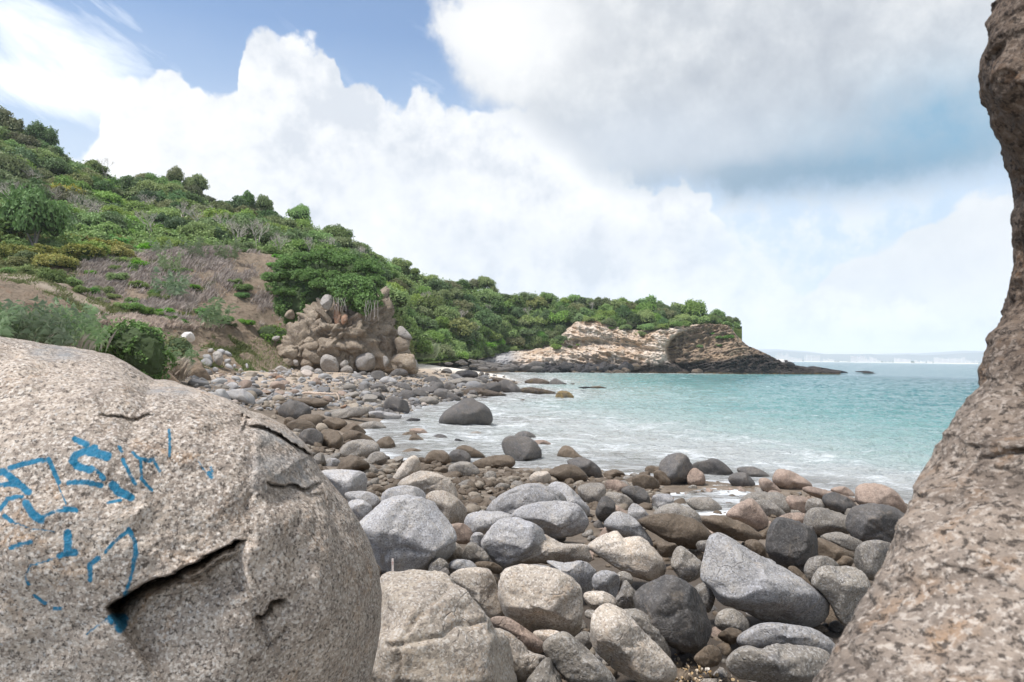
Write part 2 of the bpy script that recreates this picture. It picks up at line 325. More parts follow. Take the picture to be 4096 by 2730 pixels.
def solid(P, depth, H=None, level=4, p=2.35, facets=3, seed=0, amp=1.0, cracks=1, lean=0., hk=.85, craggy=0.):
    r_ = np.random.default_rng(seed + 11)
    c, q, rr = outline(P); rr = rr * (1.05 if facets else 1.0)
    v, f = ICO[level]; v = v.copy()
    n = v.copy(); n[:, 2] = v[:, 2]
    rin = np.hypot(n[:, 0], n[:, 1]) + 1e-9; den = (rin ** p + np.abs(n[:, 2]) ** p) ** (1 / p)
    N = np.stack([n[:, 0] / den, n[:, 1] / den, n[:, 2] / den], 1)
    for k in range(facets):
        a = r_.normal(size=3); a[2] = abs(a[2]) + .5; a[1] -= .45; a /= np.linalg.norm(a)
        s = N @ a; cut = r_.uniform(.56, .84) * (1 if p < 2.4 else 1.1)
        N -= (np.maximum(s - cut, 0) * .85)[:, None] * a
    th = np.arctan2(N[:, 1], N[:, 0])
    Rr = np.interp(th, np.r_[q, math.pi], np.r_[rr, rr[0]])
    px = c[0] + Rr * N[:, 0]; py = c[1] + Rr * N[:, 1]
    rad = rr.mean() * depth / FPX
    if H is None: H = rad * hk
    D = depth - H * N[:, 2] + lean * (c[1] - py) * depth / FPX
    W = CAMP + ray(px, py) * D[:, None]
    cen = CAMP + ray(c[0], c[1]) * depth
    L = W - cen; nn = L / (np.linalg.norm(L, axis=1)[:, None] + 1e-9)
    u = L / rad + seed * 3.17
    dsp = .06 * fbm(u * 1.3, 4, seed) + .042 * fbm(u * 3.1, 4, seed + 5, ridged=True) + .014 * fbm(u * 9, 3, seed + 9)
    if craggy:
        w1 = L @ _rot.T * (1, .55, .8); dsp += craggy * (.36 + .5 * np.abs(fbm(w1 * .8, 4, seed + 50, .55)) ** .7 * -1 + .22 * np.sign(fbm(w1 * 1.6, 3, seed + 55)) * np.abs(fbm(w1 * 1.6, 3, seed + 55)) ** .45 + .1 * fbm(w1 * 4, 3, seed + 58, ridged=True))
    for k in range(cracks):
        a = r_.normal(size=3); a /= np.linalg.norm(a)
        dd = (L / rad) @ a + .22 * fbm(u * 1.6, 3, seed + 30 + k) - r_.uniform(-.35, .35)
        dsp -= .045 * np.exp(-(dd / .035) ** 2) + .02 * (dd > 0) * np.exp(-np.abs(dd) / .3)
    dsp = np.clip(dsp, -.3, .2)
    L = L + nn * (dsp * rad * amp)[:, None]
    return L, f, cen, rad
def rock(name, P, depth, mat, **kw):
    L, f, cen, rad = solid(P, depth, **kw)
    # outline() runs y downwards: flip so that faces look outwards
    a, b, c = L[f[:, 0]], L[f[:, 1]], L[f[:, 2]]
    if (np.einsum('ij,ij->i', np.cross(b - a, c - a), (a + b + c))).mean() < 0: f = f[:, ::-1]
    o = obj(name, mesh(name, L, f, mat), loc=tuple(cen)); o['rad'] = float(rad)
    del o['rad']
    return o
# ------------------------------------------------------------------ the hand-placed boulders
HEROES = '''
A|pale|600,1000 740,955 860,965 985,1010 1090,1130 1200,1260 1280,1330 1300,1450 1290,1700 900,1800 500,1800 480,1500 560,1200|broad pale flat-topped granite slab in the lower foreground beside the painted boulder
A|blue|470,700 560,620 640,565 760,548 860,575 940,660 985,750 975,830 900,910 800,955 690,968 600,930 540,840 480,760|big blue-grey egg-shaped boulder with a curved crack, standing behind the white stick
A|blue|250,400 455,398 500,430 505,500 470,545 390,550 330,480|pale flat-topped grey boulder behind the shoulder of the painted granite boulder
A|blue|395,520 520,515 580,560 560,600 470,600 420,570|low pale rock wedged left of the big egg-shaped boulder
A|blue|410,570 480,555 535,600 500,660 440,660|small pale rock tucked against the painted boulder's edge
A|blue|600,530 660,490 760,482 830,520 850,590 760,620 620,620|smooth light rock just behind the top of the big egg-shaped boulder
A|pale|700,470 760,420 830,402 940,430 990,480 1000,560 900,580 760,560|rounded tan-grey boulder behind the big egg-shaped boulder
A|pale|840,545 880,510 960,515 1040,580 1065,640 1040,690 960,690 900,640 860,590|angular tan rock with a dark lower side right of the egg-shaped boulder
A|pale|650,450 700,370 755,318 790,325 810,385 790,410 730,440 690,462|pointed pale rock like a small peak among brown stones
A|grey|970,370 1030,345 1090,355 1130,390 1120,420 1040,430 975,425|grey dome-shaped rock right of the pointed pale rock
A|dark|960,320 990,282 1050,285 1080,315 1075,350 1010,358 965,345|dark round stone at the water's edge with a pale scratch
A|brown|830,330 870,285 925,282 965,310 970,350 890,360 835,350|rust-brown rounded rock at the water's edge
A|brown|1010,280 1050,255 1110,275 1165,320 1120,340 1080,346|brown sloping rock behind the dark round stone at the water
A|dark|1265,250 1285,215 1340,203 1410,215 1460,260 1478,310 1460,350 1400,360 1345,358 1290,310|smooth dark boulder perched at the water's edge, taller than its neighbours
A|brown|1100,350 1200,315 1290,310 1330,350 1280,385 1150,385|flat brown rock under the perched smooth boulder
A|dark|1335,195 1380,175 1430,190 1445,215 1400,235 1345,225|grey stone in the shallows just behind the perched smooth boulder
A|pink|1420,235 1490,225 1540,255 1500,270 1430,262|low pinkish wet rock in the shallows right of the perched boulder
A|brown|1570,310 1600,258 1640,262 1680,300 1720,330 1700,348 1600,335|ragged brown rock with a knob standing out into the shallows
A|dark|1625,345 1690,320 1760,345 1805,390 1800,430 1740,440 1690,420|dark cracked rock beside the shallows near the ragged brown rock
A|brown|1520,410 1570,370 1640,360 1710,400 1725,440 1660,460 1560,450|dark brown wedge-shaped rock in front of the dark cracked rock
A|pale|1415,430 1460,395 1510,400 1530,440 1500,468 1430,470|small tan rock with a pale barnacled top
A|blue|1185,600 1230,550 1330,490 1430,468 1520,490 1600,540 1605,620 1500,660 1330,660 1200,640|long grey ridge-shaped boulder across the middle of the boulder field
A|blue|1523,500 1560,462 1620,475 1700,550 1750,600 1740,645 1680,645 1580,600|grey rock sloping down to the right end of the long ridge-shaped boulder
A|blue|1320,650 1370,600 1480,575 1650,580 1720,650 1728,690 1700,730 1620,760 1530,765 1460,745 1400,690|big flat-topped grey boulder with a rough dark underside in the middle
A|blue|1050,670 1070,635 1140,622 1260,625 1320,650 1300,690 1200,735 1100,735 1060,700|low smooth grey slab left of the big flat-topped boulder
A|blue|1150,800 1180,740 1240,680 1340,655 1450,700 1490,740 1480,820 1300,920 1250,910 1180,850|tilted grey rock with a dark hollow above the blue litter
A|pale|1280,860 1270,790 1310,745 1390,725 1500,750 1600,800 1720,800 1740,850 1735,900 1600,910 1420,905 1330,918|long pale hummocky boulder with a round dimple at its left end
A|grey|1040,880 1060,820 1095,790 1140,820 1185,870 1180,900 1110,928 1050,905|small upright wedge of grey rock right of the egg-shaped boulder
A|blue|1085,780 1110,740 1150,745 1170,790 1150,830 1100,820|small blue-grey stone behind the upright grey wedge
A|pink|965,700 1040,690 1090,730 1085,790 1010,795 970,750|brownish round rock touching the right side of the egg-shaped boulder
A|pale|920,870 985,790 1040,830 1060,860 1040,895 960,895|tan broken rock under the right flank of the egg-shaped boulder
A|grey|855,970 870,900 920,880 960,915 950,960 900,985|small tan rock beneath the egg-shaped boulder, above the pale slab
A|dark|880,990 940,930 980,990 960,1015|small dark pyramid-shaped stone behind the pale slab
A|blue|960,930 1000,890 1080,895 1120,935 1080,970 1000,985|light grey rock behind the slanting rock next to the pale slab
A|brown|1115,905 1190,900 1255,930 1250,960 1170,960 1120,940|flat brown oval stone in the gap above the slanting rocks
A|pale|975,990 1040,945 1130,940 1200,970 1250,1100 1280,1200 1260,1225 1190,1225 1100,1140 1020,1040|slanting tan boulder running down along the right edge of the pale slab
A|pale|1250,1090 1270,980 1330,930 1440,925 1600,965 1680,1040 1690,1120 1680,1260 1600,1315 1480,1290 1360,1260 1290,1200|large squarish pale boulder with a flat top in the centre foreground
A|blue|1400,900 1560,895 1700,900 1770,940 1780,1000 1740,1060 1680,1060 1600,960|grey boulder leaning behind the large squarish pale boulder
A|pink|1200,1225 1290,1210 1400,1280 1480,1340 1490,1390 1430,1400 1340,1350 1250,1280|narrow reddish rock sloping beside the pale slab
A|pale|1440,1290 1560,1285 1600,1320 1560,1370 1490,1370|small pale stone below the large squarish boulder
A|grey|1500,1370 1560,1310 1620,1300 1700,1360 1800,1450 1870,1530 1880,1600 1760,1650 1600,1530 1530,1440|long blocky grey rock pointing down to the bottom edge of the picture
A|pale|1220,1280 1320,1310 1420,1400 1500,1430 1450,1520 1350,1580 1300,1520 1250,1400|tan slab fragment between the pale slab and the bottom edge
A|grey|1390,1620 1450,1500 1520,1435 1560,1500 1610,1600 1600,1680|small pointed grey rock at the bottom edge of the picture
A|grey|1660,1330 1720,1285 1760,1310 1750,1380 1690,1380|small rough stone right of the large squarish boulder
A|pale|1720,1080 1780,1060 1860,1080 1890,1120 1880,1170 1820,1180 1740,1140|knobbly pale stone squeezed between the squarish and the tilted boulders
B|pale|110,1200 150,1130 220,1100 300,1140 400,1250 520,1360 600,1470 590,1540 530,1568 400,1560 200,1440 120,1320|large tilted pale boulder with a dark spot near its top in the lower middle
B|blue|780,900 800,800 830,700 880,672 950,700 1100,790 1300,900 1500,1040 1530,1100 1500,1180 1400,1225 1200,1200 1050,1140 900,1080 850,1000 790,950|huge triangular grey boulder with a pointed top and dark overhang
B|pale|80,740 150,690 260,645 290,690 400,690 470,760 530,830 540,900 480,950 400,930 320,900 200,830 120,780|knobbly rough pale boulder with folded ridges
B|grey|590,850 600,790 640,740 700,780 775,850 760,920 660,960 620,900|upright tan wedge standing left of the huge triangular boulder
B|dark|370,1050 430,980 560,925 680,970 770,1060 820,1180 820,1260 760,1360 680,1380 560,1330 450,1240 390,1130|large dark round boulder with flaking cracks in the foreground
B|grey|860,1190 880,1140 940,1122 1010,1150 1055,1200 1040,1260 950,1270 870,1230|round brown-grey stone in the dark gap under the triangular boulder
B|brown|870,1280 940,1240 1000,1250 1020,1290 960,1330 890,1310|small dark brown stone below the round stone in the gap
B|blue|1000,1300 1080,1240 1180,1212 1330,1225 1450,1250 1560,1330 1580,1390 1540,1420 1400,1400 1200,1370 1040,1360|long low blue-grey boulder in the lower right foreground
B|grey|940,1450 1000,1370 1080,1350 1130,1370 1200,1345 1350,1345 1480,1360 1550,1430 1540,1540 1450,1600 1150,1560 1000,1530|broad banded brown-grey boulder, lowest on the right in the foreground
B|grey|1450,970 1490,880 1600,870 1720,880 1780,950 1790,1030 1740,1150 1680,1230 1610,1190 1550,1080 1500,1020|flat-faced grey boulder right of the huge triangular boulder
B|dark|1170,750 1190,640 1240,572 1330,590 1450,640 1495,700 1500,800 1440,880 1380,910 1260,860 1190,800|tall dark boulder with a vertical crack behind the triangular boulder
B|brown|390,590 470,555 600,550 740,590 820,660 830,690 760,750 620,730 470,650|long smooth brown boulder like a loaf lying behind the knobbly boulder
B|brown|780,570 880,557 1000,590 1090,640 1130,680 1080,708 960,695 820,640|flat brown lens-shaped rock left of the barnacled rock
B|pink|920,550 1050,458 1110,490 1170,570 1160,630 1110,640 1050,605|pyramid rock speckled with pale barnacles
B|dark|520,280 540,210 620,177 690,205 720,280 700,340 640,372 570,362|ball-shaped dark boulder at the water's edge in the middle right
B|brown|480,300 510,275 560,310 580,350 555,378 500,355|small brown rock leaning on the left of the ball-shaped boulder
B|brown|430,265 470,250 530,260 520,305 450,305|low brown rock behind the left side of the ball-shaped boulder
B|dark|720,240 800,220 860,212 920,250 960,300 900,325 820,332 740,295|dark sloping boulder in the shallows right of the ball-shaped boulder
B|pink|690,300 730,265 780,300 790,350 740,378 690,362|reddish-brown stone against the right side of the ball-shaped boulder
B|dark|990,270 1040,258 1120,270 1190,320 1180,345 1100,335 1020,305|flat-topped black rock at the water's edge
B|dark|940,320 980,295 1050,300 1100,350 1080,388 1000,384 945,352|dark oval stone in front of the flat-topped black rock
B|pink|1210,340 1240,275 1320,285 1400,330 1440,370 1400,405 1280,395|pinkish boulder with a grey crown at the water's edge
B|pink|1715,440 1730,375 1830,362 1920,390 1980,450 2020,510 1970,555 1850,540 1740,485|large pinkish dome at the waterline on the far right
B|dark|1510,460 1530,425 1600,418 1690,470 1720,510 1690,552 1620,545 1540,505|glossy dark boulder with a light top left of the pinkish dome
B|dark|1660,600 1690,510 1780,490 1900,500 2000,550 2040,600 2000,680 1900,740 1800,725 1700,680|big dark rounded boulder beside the right-hand rock face
B|grey|1400,580 1430,520 1520,510 1650,560 1680,640 1600,680 1450,660 1400,630|sloping grey slab left of the big dark rounded boulder
B|grey|1010,470 1050,425 1140,408 1250,420 1320,490 1310,540 1200,550 1050,510|wide grey rounded rock behind the barnacled pyramid rock
B|grey|1690,820 1740,730 1830,712 1930,730 1940,800 1880,900 1810,940 1720,900|brownish boulder partly behind the right-hand rock face
B|grey|1400,870 1440,815 1520,805 1600,850 1590,900 1520,970 1450,975 1410,930|rounded brown-grey boulder above the flat-faced boulder
B|brown|1300,880 1350,870 1430,960 1450,1000 1380,980|narrow brown sliver in the gap beside the triangular boulder
B|brown|1480,690 1600,740 1700,790 1690,840 1560,860 1490,800|flat brown slab behind the brown-grey boulders on the right
B|brown|1580,840 1640,798 1690,820 1670,870 1600,865|little brown stone under the flat brown slab on the right
B|grey|480,545 530,485 640,480 740,540 760,610 680,620 560,570|curved grey-brown rock with a long crack above the loaf-shaped boulder
B|grey|680,470 740,440 830,450 890,510 850,540 750,525|low grey rock rising from the tidal pool
B|grey|20,400 60,360 160,355 190,420 170,490 80,485|rounded grey-brown boulder left of the dark folded rock
B|grey|180,420 280,420 350,470 340,515 230,505|flat brown rock below the dark folded rock
B|dark|285,400 330,375 400,380 450,440 440,492 380,494 320,445|dark folded rock with sharp ridges in mid field
B|blue|470,450 500,425 570,425 600,465 560,505 490,515|round grey stone at the left end of the tidal pool
B|blue|325,530 355,482 400,500 450,560 400,600 340,585|pale pointed stone left of the loaf-shaped boulder
B|dark|130,510 180,437 240,480 230,570 170,590 135,560|dark upright wedge standing right of the sloping grey rock
B|pink|190,560 240,495 300,520 320,560 280,580 210,580|pinkish stone next to the dark upright wedge
B|blue|185,610 240,540 300,540 380,590 470,720 400,740 260,660|bluish flat-sided rock behind the knobbly boulder
B|pink|140,710 200,610 290,595 355,640 350,700 250,690|reddish rounded rock resting just above the knobbly boulder
B|brown|355,320 430,305 500,340 505,388 430,400 365,385|brown humped rock in mid field near the pool
B|pink|190,345 260,340 330,380 280,415 200,405|reddish-brown low rock behind the dark folded rock
B|brown|180,290 250,275 300,300 280,330 200,330|small brown angular rock at the water's edge
B|grey|250,1060 300,950 345,990 375,1040 360,1110 300,1140 260,1110|small steep-sided stone left of the large dark round boulder
B|grey|235,935 290,890 340,910 345,965 290,990 245,970|small grey cube-like stone below the knobbly boulder
B|grey|720,990 780,963 840,1000 850,1060 810,1140 760,1060|rough tan stone wedged between the dark round and triangular boulders
B|brown|500,720 560,705 620,740 600,790 530,800|round brown stone behind the upright tan wedge
B|brown|725,1420 800,1350 870,1360 890,1410 860,1465 780,1470|low brown dome of rock beside the heap of shells
B|pink|1385,400 1430,375 1560,410 1700,450 1700,485 1500,450|long pinkish slab lying along the water's edge
B|pink|1555,400 1600,378 1660,385 1700,430 1650,445|small pinkish round rock behind the glossy dark boulder
B|grey|1410,530 1420,460 1490,455 1530,510 1500,545|grey angular rock left of the glossy dark boulder
B|pink|1280,450 1350,430 1410,450 1420,525 1350,545 1300,515|pinkish rock right of the wide grey rounded rock
B|blue|110,930 180,890 260,920 260,1010 220,1060 130,1010|half-hidden grey stone under the knobbly boulder
B|grey|270,1150 380,1130 470,1190 540,1290 575,1400 500,1400 380,1270|dull grey rock behind the large tilted pale boulder
B|grey|740,725 790,697 850,720 830,760 760,770|little brown round stone left of the triangular boulder's point
B|brown|1030,725 1090,700 1150,740 1160,810 1100,810|brown rock between the triangular boulder and the tall dark boulder
B|pink|1120,340 1170,330 1250,400 1230,420 1150,400|thin pink slab standing at the water's edge
B|grey|1090,470 1180,465 1270,530 1280,570 1180,570 1100,520|low greenish-grey rock behind the barnacled pyramid rock
B|pink|1230,580 1300,540 1400,545 1400,600 1300,620|low tan rock left of the sloping grey slab
B|grey|1500,680 1600,655 1700,690 1760,730 1700,770 1560,720|smooth brown-grey rock at the foot of the big dark rounded boulder
C|dark|1445,1150 1500,1075 1590,1020 1660,1005 1700,1025 1760,1060 1788,1110 1780,1165 1700,1205 1600,1205 1500,1185|big dark split boulder standing alone in the surf
C|dark|1068,1065 1090,1000 1140,990 1210,1015 1240,1060 1230,1095 1150,1108 1090,1095|dark round boulder at the edge of the surf
C|dark|360,1090 400,1035 470,1018 550,1045 575,1090 550,1145 470,1165 400,1140|dark-sided boulder with a light top behind the painted boulder's ridge
C|dark|500,1250 540,1212 600,1208 655,1250 640,1310 570,1325 520,1290|slate-coloured stone right beside the painted boulder's broken lip
C|brown|640,1270 680,1225 750,1225 790,1270 770,1335 690,1342 645,1315|brown block-shaped rock next to the slate-coloured stone
C|brown|765,1225 850,1165 920,1200 940,1235 860,1245 780,1245|brown hump of rock beside the foaming inlet
C|brown|785,1260 830,1218 900,1225 990,1270 1000,1305 900,1315 800,1295|long brown layered rock beside the foaming inlet
C|grey|770,1380 810,1310 900,1280 1000,1290 1035,1340 1010,1385 900,1405 800,1405|large rounded grey-brown boulder below the foaming inlet
C|brown|755,1490 790,1410 860,1380 940,1420 970,1465 900,1500 800,1505|brown mound-shaped boulder left of the pointed pale rock
C|brown|1010,1310 1060,1265 1110,1260 1140,1310 1130,1350 1060,1355|dark brown angular rock at the end of the foaming inlet
C|grey|950,1425 990,1370 1060,1365 1090,1410 1050,1445 970,1455|grey-brown faceted rock right of the brown mound-shaped boulder
C|blue|672,1435 690,1405 740,1402 775,1430 750,1465 690,1465|small light grey stone left of the brown mound-shaped boulder
C|grey|580,1410 640,1365 670,1410 640,1455 590,1450|flat brownish rock below the slate-coloured stone
C|brown|545,1155 600,1110 650,1115 680,1150 640,1172 570,1172|low brown rock right of the dark-sided boulder
C|grey|890,1190 960,1158 1040,1158 1095,1200 1040,1214 930,1218|light layered rock jutting into the foaming inlet
C|blue|950,1105 1000,1085 1080,1092 1180,1110 1160,1135 1040,1140 970,1128|pale flat slab at the head of the foaming inlet
C|grey|700,1105 800,1070 940,1058 955,1100 860,1125 740,1145|long grey-brown slab slanting behind the foaming inlet
C|brown|1180,1255 1230,1225 1290,1235 1260,1275 1200,1275|small brown rock awash, leftmost of the cluster in the inlet
C|brown|1235,1295 1270,1240 1330,1270 1350,1300 1280,1310|pointed tan rock awash in the inlet cluster
C|pink|1240,1215 1300,1200 1350,1220 1370,1262 1310,1265|reddish wet rock at the back of the inlet cluster
C|dark|1365,1272 1410,1245 1470,1245 1495,1275 1420,1288|smooth grey stone awash, right end of the inlet cluster
C|black|1545,1292 1560,1270 1620,1290 1680,1305 1600,1314|thin jagged black rock in the surf
C|grey|1640,1240 1690,1220 1740,1245 1690,1258|small round stone in the milky water behind the perched boulder
C|brown|1175,1370 1230,1340 1290,1340 1340,1370 1270,1388 1200,1388|brown flat rock at the shore below the foaming inlet
C|black|1200,1160 1240,1135 1310,1140 1270,1165 1215,1172|jagged black rock in the foam left of the split boulder
C|dark|1405,965 1440,930 1500,945 1580,1000 1560,1014 1480,1018 1420,1000|dark wedge-shaped boulder at the tip of the cobble beach
C|dark|1165,980 1200,945 1260,955 1280,990 1240,1012 1180,1010|flat-topped dark boulder behind the dark round boulder
C|dark|1260,965 1310,940 1350,960 1360,992 1300,1008|dark rounded boulder right of the flat-topped dark boulder
C|dark|1460,930 1500,890 1550,915 1560,948 1500,960|dark oval boulder on the beach near the reef
C|dark|1165,925 1200,898 1240,915 1255,948 1200,955|dark oval cobble boulder in the middle of the beach
C|dark|980,925 1040,895 1080,925 1085,952 1010,958|dark blue angular boulder on the beach below the outcrop
C|blue|1040,880 1080,853 1120,860 1160,890 1130,908 1060,905|grey-blue sloping boulder on the beach
C|dark|1110,840 1160,800 1215,810 1220,845 1160,865|dark boulder at the foot of the rock stack
C|black|1550,855 1560,818 1640,812 1690,825 1690,858 1600,866|black and grey block on the beach tip beside the reef
C|dark|1660,875 1720,855 1760,880 1740,908 1680,904|dark lens-shaped boulder at the start of the reef
C|dark|1830,905 1880,875 1940,900 1990,950 1960,975 1880,970 1840,945|large dark dome with a long slope on the reef
C|dark|1690,935 1760,900 1840,895 1850,950 1800,972 1720,962|cracked dark mass left of the large dome on the reef
C|reef|2015,890 2080,865 2160,880 2180,902 2100,910|brown low reef rock farther out, left of two
C|dark|2185,890 2220,865 2260,885 2300,905 2240,914 2190,910|grey round-topped reef rock farther out, right of two
C|gold|2222,995 2240,955 2290,950 2340,985 2320,1005 2240,1008|grey rock with golden algae at the outer end of the reef
C|reef|1990,935 2060,925 2150,940 2220,960 2210,982 2100,976 2010,962|long brown reef ledge running out to the golden rock
C|reef|1975,1015 2000,1005 2028,1012 2025,1022 1985,1024|small tan rock awash in the milky water near the golden rock
C|blue|-20,965 60,945 130,945 190,985 190,1045 100,1030 20,1000|large blue-grey boulder on the beach just above the painted boulder's edge
C|dark|150,945 190,915 220,945 210,975 160,975|grey stone behind the large blue-grey beach boulder
C|blue|10,925 30,895 70,893 90,925 60,950|upright blue-grey stone on the beach left of the blue-grey beach boulder
C|grey|-100,925 -40,905 20,915 40,940 -20,950|flat grey-brown rock ledge at the inner edge of the beach
C|dark|1700,1010 1740,985 1790,1000 1800,1008|small grey rock at the water's edge by the reef
C|grey|1610,985 1660,972 1700,985 1680,998 1620,1000|pale small rock near the reef's inner waterline
C|pink|300,838 340,830 370,850 340,866 295,858|flat brown slab on the sandy patch below the outcrop
C|brown|480,1010 600,1000 700,1030 600,1060 500,1050|low brown bedrock hump among the beach cobbles
C|brown|640,1160 720,1130 810,1155 800,1200 700,1215 650,1195|layered brown rock behind the brown hump
C|brown|420,1170 500,1140 590,1170 600,1220 500,1235 430,1210|brown cracked bedrock between the dark-sided boulder and the slate-coloured stone
C|reef|1560,962 1640,935 1720,930 1800,950 1860,965 1900,978 1800,990 1650,990 1580,980|low brown reef ledge in front of the cracked dark mass
C|grey|1480,895 1560,868 1660,862 1710,885 1660,912 1540,918|smooth grey reef slab behind the dark oval boulder
C|reef|1775,872 1830,860 1950,893 1985,915 1900,908|thin brown ledge behind the large dark dome on the reef
C|grey|1290,1010 1340,988 1420,1002 1430,1034 1350,1042 1290,1034|flat brownish rock at the water's edge below the dark wedge-shaped boulder
C|dark|1340,870 1400,850 1450,880 1470,920 1400,915 1350,895|long dark cobble boulder sloping towards the reef
C|dark|1370,905 1400,885 1440,900 1440,930 1390,935|rounded dark boulder beside the long sloping one near the reef
'''
# ------------------------------------------------------------------ ground sheet (beach, seabed)
azs = np.radians(np.linspace(-85, 88, 320)); ds = np.r_[np.geomspace(1.2, 260, 250), [400, 900, 2500, 9000, 26000]]
AZ, DD = np.meshgrid(azs, ds, indexing='ij'); GX, GY = np.sin(AZ) * DD, np.cos(AZ) * DD
GZ = glow(np.clip(GX, -150, 200), np.clip(GY, -20, 250))
GZ += fbm(np.stack([GX * .35, GY * .35, GX * 0], -1), 4, 3) * np.clip(DD * .003 + .05, 0, .35) * np.clip(.45 + np.abs(GZ), .3, 1)
GZ = np.where(DD > 270, np.minimum(GZ, -4 - DD * .0005), GZ)
ma, g, b, o = newmat('beach_ground')
co = g.n('ShaderNodeTexCoord').outputs['Object']
sp = g.n('ShaderNodeSeparateXYZ'); g.nt.links.new(co, sp.inputs[0])
n1 = g.noise(co, .5, 7, .65); n2 = g.noise(co, 6, 6, .7)
c_ = g.mix(g.mr(n1, .4, .6), (.15, .115, .08), (.26, .21, .16)); c_ = g.mix(g.mr(n2, .5, .7, 0, .7), c_, (.06, .045, .035))
c_ = g.mix(g.m('MULTIPLY', g.mr(sp.outputs[2], .9, 1.6), g.mr(sp.outputs[1], 45, 60)), c_, (.40, .32, .24))
c_ = g.mix(g.mr(sp.outputs[1], 110, 135), c_, (.72, .66, .57))
c_ = g.mix(g.mr(sp.outputs[1], 17, 10), c_, (.075, .058, .043))  # foreground ground colour darkened, paints shade into the gaps between boulders
g.nt.links.new(c_, b.inputs['Base Color']); b.inputs['Roughness'].default_value = .9
bump(g, b, g.m('ADD', n2, g.noise(co, 30, 4, .7)), .03)
V = np.stack([GX, GY, GZ], -1).reshape(-1, 3)
ground = tag(obj('ground', mesh('ground', V, gridfaces(*GX.shape)[:, ::-1], ma)), kind='structure')
